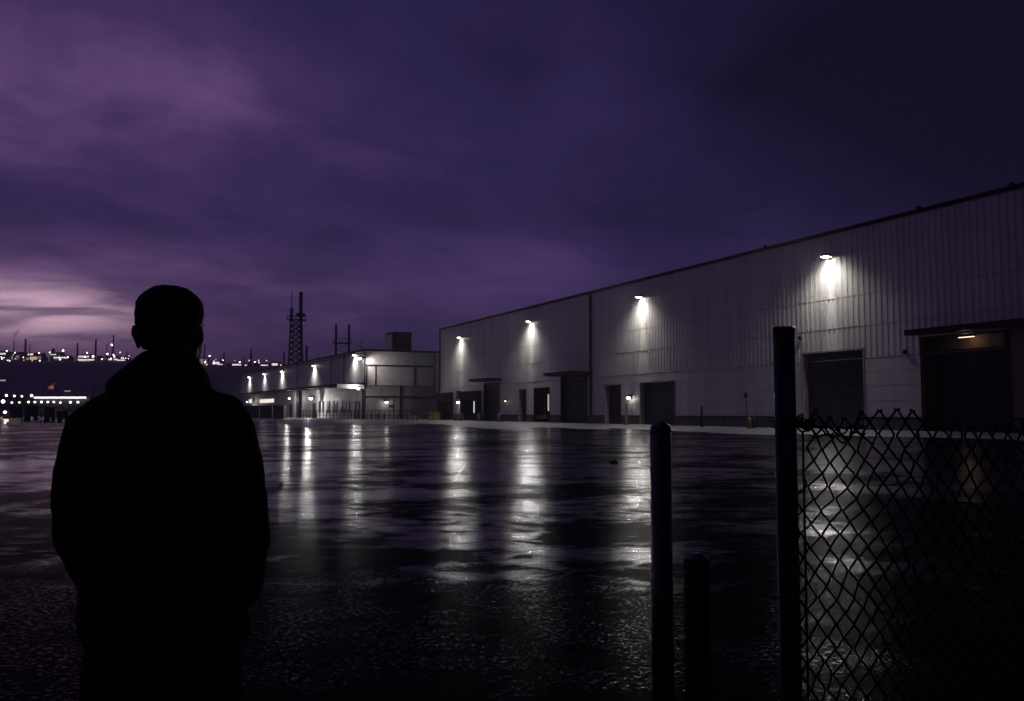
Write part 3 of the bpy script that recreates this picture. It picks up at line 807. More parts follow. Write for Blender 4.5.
for (px, pyt, wpx, lab, pf) in ((25.7, 339.5, 1.9, 'tall thick chimney, the stoutest at the left edge of the refinery ridge', True),
        (14.2, 341.5, 1.0, 'thin chimney with a wisp of steam at the far left of the ridge', False),
        (30, 345, .9, 'short thin chimney just right of the stoutest one at the left', False),
        (77.6, 343.5, 1.7, 'chimney with platforms above the first long lit shed on the ridge', True),
        (96, 340, 1.9, 'tall dark chimney right of the warm lit shed on the ridge', True),
        (107, 344.5, .9, 'thin chimney midway between the two tall ones left of the person', False),
        (113.6, 335.5, 1.5, 'tallest chimney on the ridge, left of the person, with a lamp half way up', True),
        (127, 352.5, 1.0, 'short chimney nearest the left of the person on the ridge', False),
        (204.7, 344.8, 1.2, 'chimney just right of the person\'s head above the pale lit tank', False),
        (224, 353.5, 1.8, 'short stout chimney between the person and the factory', True),
        (244.2, 357.5, 1.2, 'lowest thin chimney left of the tall one near the factory end', False),
        (251.2, 348.5, 1.9, 'tall chimney on the ridge above the far end of the factory', True),
        (283.5, 356, 1.0, 'thin chimney on the ridge seen left of the lattice tower foot', False)):
    chimney(px, pyt, wpx, lab, pf)
# water tank on legs
p = ridge_pt(53.4, 348.5); zb = topz(53)
t = thing('water_tower', 'round dark water tank on legs on the refinery ridge', 'water tower', (p.x, YR, zb))
hh_ = p.z-zb
MB().tube([(0,0,hh_-3.2),(0,0,hh_-2.8),(0,0,hh_-.6),(0,0,hh_)], [.9,1.5,1.5,.7], 12).build('tank', M['steel'], t)
for a in range(4): MB().tube([(1.2*math.cos(a*PI/2+.7),1.2*math.sin(a*PI/2+.7),-1),(1.1*math.cos(a*PI/2+.7),1.1*math.sin(a*PI/2+.7),hh_-3)], .25, 5).build('leg', M['steel'], t)
# sheds with lit strips: px centre, top py, width px, lit row py, lit height px, material
def shed(px, pyt, wpx, lits, label, dark=True):
    zb = topz(px); p = P(px, pyt, YR); wd = wpx*u_; h = p.z-zb
    t = thing('refinery_shed', label, 'industrial building', (p.x, YR, zb), 0, 'lit sheds of the refinery on the ridge')
    MB().box(-wd/2, wd/2, 0, 7, -1.5, h).build('wall', M['container'] if dark else M['white'], t)
    MB().box(-wd/2-.3, wd/2+.3, -.3, 7.3, h+.003, h+.4).build('roof', M['trim'], t)
    for (cx, cy, ww, hh, mk) in lits:
        q = P(cx, cy, YR); MB().box(q.x-p.x-ww*u_/2, q.x-p.x+ww*u_/2, -.25, -.02, q.z-zb-hh*u_/2, q.z-zb+hh*u_/2).build('lit_window', M[mk], t)
    return t
M['sh_white'] = emit('shed_light_white', (1, .86, .9), 1.5); M['sh_warm'] = emit('shed_light_warm', (1, .68, .42), .9); M['sh_dim'] = emit('shed_light_dim', (1, .75, .62), .28)
shed(2, 351.5, 10, [(2.8, 353.8, 6, 1.6, 'sh_white')], 'dark shed with one white lit strip at the far left end of the ridge')
shed(15, 352.3, 15, [(12.6, 357.3, 3, 2.6, 'sh_dim'), (17.6, 356.8, 3.2, 2.8, 'sh_dim'), (15, 359.3, 7, .8, 'sh_dim')], 'dark shed with two dim square windows under the thin steaming chimney')
shed(33.5, 353.2, 18, [(30.8, 354.3, 5, 1.8, 'sh_white'), (33, 358.2, 8, 3.2, 'sh_warm'), (27, 359.3, 4, 1.4, 'sh_dim'), (39, 357.5, 4.5, 3, 'sh_dim')], 'shed glowing orange right of the stoutest chimney on the ridge')
shed(56, 352.6, 11, [(53.2, 354.5, 6, 1.1, 'sh_white')], 'dark shed below the round water tank on the ridge')
shed(61, 355.8, 17, [(60.5, 357.6, 15, 1.4, 'sh_white'), (58, 359.8, 8, .7, 'sh_dim')], 'long low shed with a thin white lit strip right of the water tank')
shed(84, 355, 16, [(83.6, 356.6, 11, 1.6, 'sh_white'), (85.5, 359.8, 18, 1.5, 'sh_white'), (84.5, 361.6, 11, 1.6, 'sh_warm')], 'brightest long shed on the ridge, glowing warm over the slope')
shed(110, 356.6, 12, [(106, 358.9, 3, 1, 'sh_dim'), (113, 359.4, 9, 1.5, 'sh_white')], 'low shed under the tallest chimney with a white lit front')
shed(120.5, 356.3, 9, [(122.5, 358, 3.2, 1.9, 'sh_white'), (121, 360.2, 8, 1.2, 'sh_white'), (114, 361.3, 4, .8, 'sh_dim')], 'shed with stepped bright strips just left of the person')
shed(202.5, 358.2, 9, [(202.5, 361.5, 8.4, 5.2, 'sh_dim')], 'pale lit tank house just right of the person\'s neck', False)
shed(216.5, 361.3, 11, [(216, 363, 7, 2.2, 'sh_white'), (220.5, 364.4, 6, .9, 'sh_white')], 'low shed with a bright front between the person and the stout chimney')
shed(236.5, 362.8, 11, [(236.7, 364.7, 9, 1.5, 'sh_white')], 'low shed with a wide glowing strip right of the stout chimney')
shed(246, 363.6, 6, [(245.5, 365.2, 3, .9, 'sh_white')], 'smallest shed on the ridge, left of the tall chimney by the factory')
shed(265, 363.5, 9, [(264.5, 365.2, 7, 1, 'sh_white')], 'low shed with a thin lit strip above the factory\'s far end')
shed(275, 362, 8, [(274.8, 364.4, 6, 2.2, 'sh_white')], 'shed with a bright blob of light left of the lattice tower')
# floodlight masts on the ridge
for (px, py, sz, mk, lab) in ((63.2, 350.6, 2.0, 'far_white', 'brightest mast lamp of the ridge, right of the water tank'), (39.2, 353, 1.5, 'far_white', 'mast lamp right of the orange glowing shed'), (49.8, 352.4, 1.3, 'far_white', 'mast lamp just left of the water tank'), (7, 351, 1.3, 'far_white', 'mast lamp at the far left end of the ridge'), (15, 352.6, 1.2, 'far_white', 'mast lamp above the two dim square windows'),
        (87.3, 352.8, 1.5, 'far_white', 'mast lamp above the brightest long shed'), (93.2, 356.4, 2.2, 'far_white', 'mast lamp at the foot of the tall chimney right of the warm shed'), (107.5, 354, 1.7, 'far_white', 'mast lamp below the thin chimney left of the tallest one'), (112, 344.9, 2.0, 'far_white', 'lamp half way up beside the tallest chimney'), (114.3, 356.3, 1.9, 'far_white', 'mast lamp at the foot of the tallest chimney'), (120.3, 352.4, 1.4, 'far_pink', 'pinkish mast lamp left of the person'),
        (209.8, 356, 1.6, 'far_white', 'mast lamp right of the pale lit tank house'), (259, 362.5, 1.2, 'far_pink', 'pinkish mast lamp right of the tall chimney by the factory')):
    zb = topz(px); p = P(px, py, YR-6)
    t = thing('mast_lamp', lab, 'mast light', (p.x, YR-6, zb), 0, 'mast lamps of the refinery on the ridge')
    MB().tube([(0,0,-1),(0,0,p.z-zb)], .18, 6).build('pole', M['steel'], t)
    MB().ball(Vector((0,-.3,p.z-zb)), sz*u_/2, .5, sz*u_/2).build('lamp_head', M[mk], t)
# tanks and small lamps between the sheds
rt = random.Random(11)
for k_, (px, wpx, hpx, lab) in enumerate(((21.5, 5, 4.5, 'squat dark tank between the two-windowed shed and the glowing one'), (44.5, 6, 5.5, 'squat dark tank left of the water tower'), (71.5, 5, 5, 'dark tank between the long thin-lit shed and the brightest shed'), (99.8, 5.5, 6.5, 'dark tank right of the second tall chimney on the ridge'), (128.5, 5, 5, 'dark tank beside the person on the left'),
        (211.5, 4, 5, 'dark tank right of the pale lit tank house'), (229, 6, 4.5, 'dark tank right of the short stout chimney'), (241.6, 4, 4, 'small dark tank left of the lowest thin chimney'), (256.5, 6, 5, 'dark tank right of the tall chimney over the factory end'), (269.8, 4, 4.5, 'dark tank between the last two lit sheds'))):
    zb = topz(px); p = P(px, 360, YR+8); r_ = wpx*u_/2; h_ = hpx*u_
    t = thing('storage_tank', lab, 'tank', (p.x, YR+8, zb), 0, 'storage tanks of the refinery on the ridge')
    MB().tube([(0,0,-1),(0,0,h_)], r_, 18).build('shell', M['container'], t)
    MB().tube([(0,0,h_+.003),(0,0,h_+.5),(0,0,h_+.8)], [r_*1.03, r_*.7, r_*.1], 18).build('roof', M['trim'], t)
    MB().tube([(r_*.7,-r_*.8,-1),(r_*.7,-r_*.8,h_+.6)], .22, 6).build('ladder', M['steel'], t)
for k_ in range(46):
    px = rt.uniform(0, 131) if k_ < 30 else rt.uniform(199, 284)
    zb = topz(px); p = P(px, 361.2 if px < 130 else 365.5, YR-3); up = rt.uniform(.5, 7.5)
    t = thing('mast_lamp', 'tiny lamp point among the refinery sheds on the ridge', 'mast light', (p.x, YR-3, zb), 0, 'tiny lamps of the refinery on the ridge')
    MB().tube([(0,0,-1),(0,0,up)], .12, 5).build('pole', M['steel'], t)
    sz = rt.uniform(.35, .75)
    MB().ball(Vector((0,-.2,up+sz*.5)), sz, .4, sz, None, 10, 6).build('lamp_head', M[rt.choice(['far_white', 'far_white', 'far_warm', 'far_pink', 'sh_warm'])], t)
# wisp of steam
def volume_mat(name, dens, col):
    m = bpy.data.materials.new(name); nt = nodes(m); b = NB(nt)
    v = b.n('ShaderNodeVolumePrincipled'); v.inputs['Density'].default_value = dens; v.inputs['Color'].default_value = (*col, 1)
    o = b.n('ShaderNodeOutputMaterial'); nt.links.new(v.outputs[0], o.inputs['Volume']); return m
p = ridge_pt(14.2, 341.5)
stm = MB().tube([(0,0,.3),(-.4,0,2),(.3,0,5),(2.2,0,9),(5,0,13)], [.5,.9,1.6,2.1,.8], 10)
tag(stm.build('steam_plume', volume_mat('steam', .12, (.95,.93,.97)), None, True, loc=p), 'pale wisp of steam rising from the thin chimney at far left', 'steam')
# bushes along the hill brow are part of the slope mesh; a few dark trees at its foot
# ------------------------------------------------------------------ mid-distance depot on the left
YD = 420.0; ud = YD/F
pa = P(-30, 412, YD); pb = P(89, 412, YD); zt_ = P(50, 389, YD).z; ze = P(50, 396.3, YD).z
t = thing('depot', 'long low depot with a bright strip of light under its eaves at far left', 'building', (pa.x, YD, 0))
L = pb.x-pa.x
MB().box(0, L, 0, 30, 0, ze).build('wall', M['container'], t)
MB().quad((-1,-2,ze),(L,-2,ze),(L,12,zt_),(-1,12,zt_)).quad((-1,12,zt_),(L,12,zt_),(L,31,ze),(-1,31,ze)).quad((L,-2,ze),(L,31,ze),(L,12,zt_),(L,11.99,zt_)).build('roof', M['container'], t)
MB().box(0, L, -1.96, -.02, ze-.35, ze-.004).build('eave', M['trim'], t)
xs = P(36, 396, YD).x-pa.x; 
MB().box(xs, L-1, -1.7, -1.3, ze-.85, ze-.36).build('strip_light', M['strip'], t)
MB().box(L-.01, L+1.2, -.5, 12, ze-.2, P(89, 389, YD).z).build('end_bay', M['white'], t)
MB().box(P(60,391,YD).x-pa.x, P(66,391,YD).x-pa.x, 4.0, 4.4, P(60,391,YD).z-.25, P(60,391,YD).z+.35).build('roof_light', M['sh_dim'], t)
dd_ = MB()
for px in range(20, 88, 8):
    x0 = P(px, 405, YD).x-pa.x; dd_.box(x0, x0+2.2, -.1, -.003, 0, 4)
build_each(dd_, 'bay_door', M['darkdoor'], t)
def yard_lamp(px, py, Yl, sz, mk, label):
    p = P(px, py, Yl); t = thing('yard_lamp', label, 'yard light', (p.x, Yl, 0), 0, 'yard lamps before the depot')
    MB().tube([(0,0,0),(0,0,p.z-.1)], .12, 6).build('pole', M['steel'], t)
    MB().box(-.5,.5,-.25,.3,p.z+sz*Yl/F*.5,p.z+sz*Yl/F*.5+.2).build('hood', M['steel'], t)
    MB().ball(Vector((0,-.1,p.z)), sz*Yl/F*.4, .5, sz*Yl/F*.4).build('lamp_head', M[mk], t)
    return t
yl = [(6.5,395.5,405,2.6,'far_white','tall yard lamp in the upper row, first from the left edge'),(14.5,396,405,2.2,'far_white','tall yard lamp in the upper row, second from the left edge'),(22,396.3,405,1.9,'far_white','tall yard lamp in the upper row, just left of the depot\'s lit strip'),(31.8,395.6,405,3.0,'far_white','largest lamp of the upper row, at the left end of the depot\'s lit strip'),
      (3.3,401.5,330,4.2,'far_white','biggest glaring yard lamp at the left picture edge'),(12,402.6,370,2.4,'far_pink','pinkish yard lamp in the lower row'),(19.5,402.4,370,2.4,'far_warm','yellowish yard lamp right of the pinkish one'),(28.6,402,370,2.2,'far_white','lower yard lamp under the largest lamp of the upper row'),(35,402,370,2.3,'far_white','lower yard lamp right of the gap under the strip\'s left end'),(41.6,402,370,2.4,'far_white','lower yard lamp left of the middle of the depot strip'),(48,402,370,2.2,'far_white','lower yard lamp just left of the warm one'),(54,402,370,2.2,'far_white','lower yard lamp touching the warm square sign light'),(60.5,402.6,370,2.6,'far_warm','warm yard lamp above the small lit sign'),(70.5,402.2,370,2.7,'far_white','lower yard lamp right of the small lit sign'),(78,402.2,370,2.4,'far_white','lower yard lamp beside the person\'s shoulder'),
      (5.2,412.2,200,3.0,'far_white','low lamp above the lit kiosk at the left edge')]
for a in yl: yard_lamp(*a)
# lit kiosk, lit sign, hoist shape standing for an orange spot
p = G(6.2, 425.2); s_ = p.y/F
t = thing('kiosk', 'small lit kiosk on the yard at the left picture edge', 'kiosk', p)
MB().box(-2.6*s_,2.6*s_,0,2.4,0,7*s_).build('wall', M['white'], t)
MB().box(-3*s_,3*s_,-.3,2.7,7*s_+.003,7*s_+.18).build('roof', M['trim'], t)
MB().box(-2.2*s_,.0*s_,-.05,-.004,1.2*s_,6*s_).build('lit_window', M['lit_window'], t)
MB().box(.3*s_,2.2*s_,-.05,-.004,3.4*s_,6*s_).build('lit_window', M['lit_window'], t)
p = G(58.5, 417.5); s_ = p.y/F
t = thing('lit_sign', 'small warm lit panel on posts below the warm yard lamp', 'sign', p)
for q in (-2*s_, 2*s_): MB().tube([(q,0,0),(q,0,6*s_)], .1, 6).build('post', M['steel'], t)
MB().box(-2.6*s_,2.6*s_,-.15,.15,6*s_,9.2*s_).build('panel', M['trim'], t)
MB().box(-2.3*s_,2.3*s_,-.2,-.153,6.4*s_,8.8*s_).build('lit_face', M['lit_window'], t)
p = P(52, 390, 470); t = thing('hoist', 'small orange hoist shape made up for a bright orange spot over the depot roof', 'hoist', (p.x, 470, 0)); zz = P(52, 382.5, 470).z; z0 = P(52, 388, 470).z
MB().box(-1.6,1.6,-1,1,z0-1,z0+.9).build('cab', M['orange'], t)
MB().tube([(-.4,0,z0+.9),(.6,0,zz-1),(1.6,0,zz)], [.5,.35,.2], 6).build('jib', M['orange'], t)
MB().tube([(0,0,0),(0,0,z0-1)], .5, 8).build('pedestal', M['steel'], t)
light('added_hoist_glow', 'POINT', (0, -2.5, z0+1), (0,0,0), 90, (1,.6,.35), t, shadow_soft_size=.2)  # added light without a fixture, gives the hoist shape its orange glow
# trailers and tanks parked in the dark yard on the left
def trailer(a, c, pyb, pyt, label):
    p = G(a, pyb); q = G(c, pyb); wd = q.x-p.x; h = P(a, pyt, p.y).z
    t = thing('parked_trailer', label, 'trailer', p, 0, 'trailers parked in the dark yard')
    mb = MB().box(0, wd, 0, 2.5, h*.3, h)
    for k_ in range(12): mb.box(wd*k_/12+.03, wd*k_/12+.1, -.03, -.001, h*.32, h-.05)
    mb.build('body', M['container'], t)
    for xw in (wd*.15, wd*.28, wd*.82):
        MB().tube([(xw,-.02,h*.13),(xw,.35,h*.13)], h*.13, 14).build('wheel', M['rubber'], t)
    MB().box(.05, wd-.05, .1, 2.4, h*.24, h*.297).build('chassis', M['steel'], t)
    return t
trailer(10, 22, 419.6, 406.5, 'dark box trailer farthest left, behind the kiosk lamp')
trailer(24, 38, 420.6, 405.8, 'dark box trailer in the middle of the yard at left')
trailer(44, 54.5, 421.4, 407, 'dark box trailer left of the small lit sign')
trailer(56.5, 68, 422, 411, 'low dark trailer below the small lit sign')
for px, pyt, pyb, lab in ((40.6, 404, 424, 'thin dark pole in the yard between the trailers'), (44.3, 409, 423, 'thin dark pole just right of the taller one between the trailers'), (21, 404, 421, 'thin dark pole behind the leftmost trailer')):
    p = G(px, pyb); o = MB().tube([(0,0,0),(0,0,P(px,pyt,p.y).z)], .06, 6).box(-.35,.35,-.05,.05,P(px,pyt,p.y).z*.45,P(px,pyt,p.y).z*.48).build('yard_pole', M['steel'], None, loc=p)
    tag(o, lab, 'pole')
p = P(2.5, 381, 380); t = thing('light_mast', 'tall mast with a pale head at the left picture edge before the hill', 'mast light', (p.x, 380, 0))
MB().tube([(0,0,0),(0,0,p.z)], .16, 6).build('pole', M['steel'], t)
MB().box(-2,1.2,-.3,.3,p.z,p.z+.5).build('lamp_head', M['lit_dim'], t)

# ------------------------------------------------------------------ foreground posts
def fore_post(px, pyt, wpx, Yp, label, cap):
    p = P(px, pyt, Yp); r = wpx/2*Yp/F; h = p.z
    if cap == 'dome':
        t = thing('steel_bollard', label, 'bollard', (p.x, Yp, 0))
        MB().tube([(0,0,-.1),(0,0,h*.3),(0,0,h-r*1.0)], r, 32).build('tube', M['blackpost'], t, True)
        MB().tube([(0,0,h-r*1.0),(0,0,h-r*.96),(0,0,h-r*.55),(0,0,h-r*.25),(0,0,h-r*.06),(0,0,h)], [r*1.03,r*1.04,r*.95,r*.72,r*.38,r*.05], 32).build('cap', M['blackpost'], t, True)
    else:
        t = thing('steel_bollard', label, 'bollard', (p.x, Yp, 0), R(9))
        MB().tube([(0,0,-.1),(0,0,h*.5),(0,0,h-r*.5)], r, 10).build('tube', M['blackpost'], t)
        MB().tube([(0,0,h-r*.5),(0,0,h-r*.42),(0,0,h)], [r*1.02,r*1.02,r*.42], 10).build('cap', M['blackpost'], t)
    return t
fore_post(660.3, 421, 21, 4.2, 'tall round black bollard with a domed cap in the foreground', 'dome')
fore_post(696.6, 553, 25.5, 3.6, 'short black bollard with a blunt faceted top in the foreground', 'facet')

# chain-link fence
YF = 3.9; uf = YF/F
pp = P(783.5, 327, YF); 
t = thing('chain_link_fence', 'black chain-link fence with torn top edge hung from a square black post', 'fence', (pp.x, YF, 0))
hp = pp.z; r = 11.2*uf
mb = MB()
# square tube post turned so that two faces show, with rounded arrises
pr = []
for k_ in range(4):
    a0 = k_*PI/2 + R(28); cc_ = Vector((math.cos(a0), math.sin(a0)))*r*.80
    for q in range(7):
        a1 = a0 - PI/4 + q*PI/12; pr.append((cc_.x + .36*r*math.cos(a1), cc_.y + .36*r*math.sin(a1)))
NP = len(pr)
vb = [mb.bm.verts.new((x, y, -.1)) for x, y in pr]; vt = [mb.bm.verts.new((x, y, hp-.012)) for x, y in pr]
for i in range(NP): mb.bm.faces.new((vb[i], vb[(i+1)%NP], vt[(i+1)%NP], vt[i])).smooth = True
mb.bm.faces.new(vt)
mb.build('post', M['blackpost'], t)
mb = MB()
v0 = [mb.bm.verts.new((x*1.06, y*1.06, hp-.02)) for x, y in pr]; v1 = [mb.bm.verts.new((x*1.06, y*1.06, hp-.006)) for x, y in pr]; v2 = [mb.bm.verts.new((x*.8, y*.8, hp)) for x, y in pr]
for a, c in ((v0, v1), (v1, v2)):
    for i in range(NP): mb.bm.faces.new((a[i], a[(i+1)%NP], c[(i+1)%NP], c[i]))
mb.bm.faces.new(v2); mb.bm.faces.new(v0[::-1])
mb.build('post_cap', M['blackpost'], t)
# bands and lump of wire at the top tie
zt1 = P(783, 424, YF).z
bd = MB()
for zz in (zt1,): bd.tube([(0,0,zz-.018),(0,0,zz+.018)], r*1.22, 12)
build_each(bd, 'clamp_band', M['blackpost'], t)
kn = MB()
rnd = random.Random(3)
for q in range(4):
    c0 = Vector((r*1.15+.012+.012*q, -.012, zt1+.012*rnd.uniform(-1.5,1)))
    pts = [c0 + Vector((.018*math.cos(a*.9+q), .012*math.sin(a*.7+q*2), .024*math.sin(a*.9+q))) for a in range(8)]
    kn.tube(pts, .0042, 6)
lp = [Vector((r+.012+.014*math.sin(a*.5), -.01, zt1+.012+.03*math.sin(a*.33))) for a in range(0, 10)]
kn.tube(lp, .004, 6); kn.ball(Vector((r*1.2+.006,-.008,zt1)), .014, .014, .018)
kn.build('tie_wire', M['blackwire'], t)
tb = MB().tube([(r*1.2+.012,-.004,.0),(r*1.2+.014,-.004,zt1-.03)], .005, 6); tb.build('tension_bar', M['blackwire'], t)
# mesh
pw = 16.6*uf/2      # half diamond width
ph = 25.0*uf/2      # half diamond height
x0 = r*1.2+.012; ncol = 73
def warp(x, z):
    """sag and lean of the loose fabric; x from the post, z above ground"""
    q = x-x0
    lean = -.05*math.exp(-q/.25)*0 + .03*math.sin(q*5+1)*.25
    dz = .014*math.sin(q*7)+.008*math.sin(q*19+2) + .006*math.sin(q*31+z*9) - .04*math.exp(-((q-.18)/.15)**2)*max(0, (z-.9)/.5) - .03*max(0, q-.6)*max(0, z-.8)
    dx = .016*math.sin(z*5+q*3) + .012*math.sin(z*11+q*7) + .005*math.sin(z*27+q*17) - .035*max(0,(1.45-z))*math.exp(-q/.3)
    dy = .03*math.sin(q*4+z*3)+.02*math.sin(q*9-z*5)
    return x+dx, dy, z+dz+lean*0
def topline(q):      # where the mesh ends, by distance from the post
    px = 797 + q/uf
    if px < 868: return P(px, 416, YF).z
    if px < 916: return P(px, 409.5, YF).z
    return P(px, 428, YF).z
K0 = Vector((0,0,1))
fm = MB()
for c in range(ncol):
    xa = x0 + c*pw
    ztop = topline(c*pw)
    # every wire zigzags between xa and xa+pw, hooked to its neighbours at the corners
    k1 = int(ztop/ph+.75); pts = []
    # zig parity so that neighbours meet
    for kk in range(0, k1+1):
        z = kk*ph
        side = (kk + c) % 2
        px_ = xa + (pw if side else 0)
        x_, y_, z_ = warp(px_, z)
        x_ += rnd.uniform(-.004,.004); z_ += rnd.uniform(-.004,.004)
        dyy = .0045 if side else -.0045
        s_in = .0015 if side else -.0015
        pts.append(Vector((x_+s_in, y_+dyy, z_)))
    # round the corners a little: insert points either side of each bend
    fine_ = []
    for i, q in enumerate(pts):
        if 0 < i < len(pts)-1:
            fine_ += [q + (pts[i-1]-q)*.34, q + (pts[i-1]-q)*.16 + (pts[i+1]-pts[i-1]).cross(K0)*0, q + ((pts[i-1]+pts[i+1])*.5-q)*.06, q + (pts[i+1]-q)*.16, q + (pts[i+1]-q)*.34]
        else: fine_.append(q)
    # curl at the free end
    e_ = fine_[-1]; sgn = 1 if (k1 + c) % 2 else -1
    fine_ += [e_ + Vector((-.006*sgn, 0, .004)), e_ + Vector((-.010*sgn, .002, -.004))]
    fm.tube(fine_, .0046, 6)
fm.build('wire_mesh', M['blackwire'], t, True)
# a stray broken strand
st = MB(); q0 = .56
pts = [warp(x0+.47+.004*i, zt1-.02+.012*math.sin(i*.9)-.008*i) for i in range(9)]
st.tube(pts, .0042, 5); st.build('broken_strand', M['blackwire'], t, True)
for q in range(4):      # strands bunched where the fabric has slumped beside the post
    zq = zt1 - .03 + .016*q; ph_ = rnd.uniform(0, 6)
    pts = [warp(x0 + .01 + .26*i/14, zq + .014*math.sin(i*1.1+ph_) + .006*math.sin(i*2.3+q)) for i in range(15)]
    MB().tube(pts, .0044, 5).build('slumped_strand', M['blackwire'], t, True)
# far post of the same fence, outside the frame to the right
MB().tube([(1.72,0,-.1),(1.72,0,hp-.1)], r, 12).build('post', M['blackpost'], t)

# stones
for i, (px, py, sz) in enumerate(((614, 463, .085), (281, 484, .035), (396, 573, .009), (552, 640, .009), (300, 655, .008), (1000, 498, .02))):
    p = G(px, py); mb = MB(); mb.ball(Vector((0,0,sz*.35)), sz*1.4, sz, sz*.6, None, 10, 7)
    for v in mb.bm.verts: v.co += Vector((mnoise.noise(v.co*9/sz*.2+Vector((i,0,0))), mnoise.noise(v.co*9/sz*.2+Vector((0,i,5))), mnoise.noise(v.co*9/sz*.2)))*sz*.3
    lab = ['largest dark lump lying on the wet lot left of the tall bollard', 'small stone on the wet lot right of the person below the lit streaks', 'pebble on the dark wet lot in the middle foreground', 'pebble on the dark lot left of the tall bollard near the bottom', 'tiny pebble near the bottom right of the person', 'stone on the ground seen through the fence at right'][i]
    tag(mb.build('stone', M['rock'], None, True, loc=p), lab, 'stone', 'stones lying on the lot')

# ------------------------------------------------------------------ person
YP = 2.4
pc = P(168.5, 412, YP)
def remeshed(mb, name, m, parent, vox, fold=0., fscale=14, seed=0, smooth_it=2):
    bmesh.ops.recalc_face_normals(mb.bm, faces=mb.bm.faces[:])
    me = bpy.data.meshes.new(name+'_raw'); mb.bm.to_mesh(me); mb.bm.free()
    ob = bpy.data.objects.new(name+'_raw', me); C.objects.link(ob)
    rm = ob.modifiers.new('r', 'REMESH'); rm.mode = 'VOXEL'; rm.voxel_size = vox; rm.use_smooth_shade = True
    s_ = ob.modifiers.new('s', 'SMOOTH'); s_.factor = .5; s_.iterations = smooth_it
    dg = bpy.context.evaluated_depsgraph_get(); dg.update()
    ne = bpy.data.meshes.new_from_object(ob.evaluated_get(dg))
    C.objects.unlink(ob); bpy.data.objects.remove(ob); bpy.data.meshes.remove(me)
    ne.name = name
    if fold:
        ne.calc_loop_triangles()
        nr = [v.normal.copy() for v in ne.vertices]
        for v, n_ in zip(ne.vertices, nr):
            c = v.co
            f_ = mnoise.noise(Vector((c.x*fscale*.6, c.y*fscale*.6, c.z*fscale+seed)))+.5*mnoise.noise(Vector((c.x*fscale*1.5+4, c.y*fscale*1.5, c.z*fscale*2.3+seed)))
            v.co = c + n_*fold*f_
    for p in ne.polygons: p.use_smooth = True
    ne.materials.clear(); ne.materials.append(m)
    o = bpy.data.objects.new(name, ne); C.objects.link(o)
    if parent: o.parent = parent
    return o
K = Vector
# body: head, neck, torso core, legs, arms and hands as one surface
bd = MB()
hx, hy = .001, .0
yaw = Matrix.Rotation(R(-6), 3, 'Z')
def hp_(v): return yaw @ K(v) + K((hx, hy, 0))
hd = MB()
hd.loft([(0,.062,1.556,.022,.026),(0,.052,1.568,.044,.052),(0,.036,1.59,.056,.072),(0,.02,1.62,.067,.088),(0,.008,1.655,.074,.096),(0,.002,1.69,.077,.098),(0,-.002,1.72,.077,.097),(0,-.006,1.745,.071,.09),(0,-.008,1.765,.055,.07),(0,-.008,1.777,.033,.043),(0,-.008,1.782,.012,.015)], 28)
hd.loft([(0,.098,1.625,.016,.018),(0,.104,1.64,.016,.02),(0,.1,1.665,.009,.014),(0,.096,1.685,.007,.01)], 10)      # nose
hd.ball(K((0,.092,1.598)), .025, .012, .007, None, 12, 6).ball(K((0,.09,1.589)), .022, .012, .006, None, 12, 6)           # lips
for s_ in (-1, 1):
    hd.ball(K((s_*.031,.092,1.672)), .016, .012, .011, None, 12, 8)                                            # eye
    hd.ball(K((s_*.031,.095,1.69)), .022, .01, .006, None, 10, 6)                                             # brow
    hd.ball(K((s_*(.087 if s_ < 0 else .080),-.012,1.650)), .009, .022, .034, Matrix.Rotation(R(-26)*s_, 3, 'Z') @ Matrix.Rotation(R(7)*s_, 3, 'Y'), 14, 10)    # ear
    hd.ball(K((s_*(.094 if s_ < 0 else .086),-.020,1.664)), .007, .014, .019, Matrix.Rotation(R(-30)*s_, 3, 'Z'), 12, 8)
for v in hd.bm.verts: v.co = hp_(v.co)
tmp = bpy.data.meshes.new('t'); hd.bm.to_mesh(tmp); hd.bm.free(); bd.bm.from_mesh(tmp); bpy.data.meshes.remove(tmp)
bd.tube([(0.0,-.03,1.44),(.012,-.018,1.53),(.02,.0,1.62)], [.075,.058,.056], 20)                                   # neck
bd.loft([(0,0,.80,.15,.10),(0,0,.92,.165,.11),(0,0,1.05,.15,.10),(0,0,1.2,.165,.11),(0,0,1.35,.175,.105),(0,-.01,1.43,.13,.09),(0,-.015,1.47,.07,.07)], 24)
SH = {}
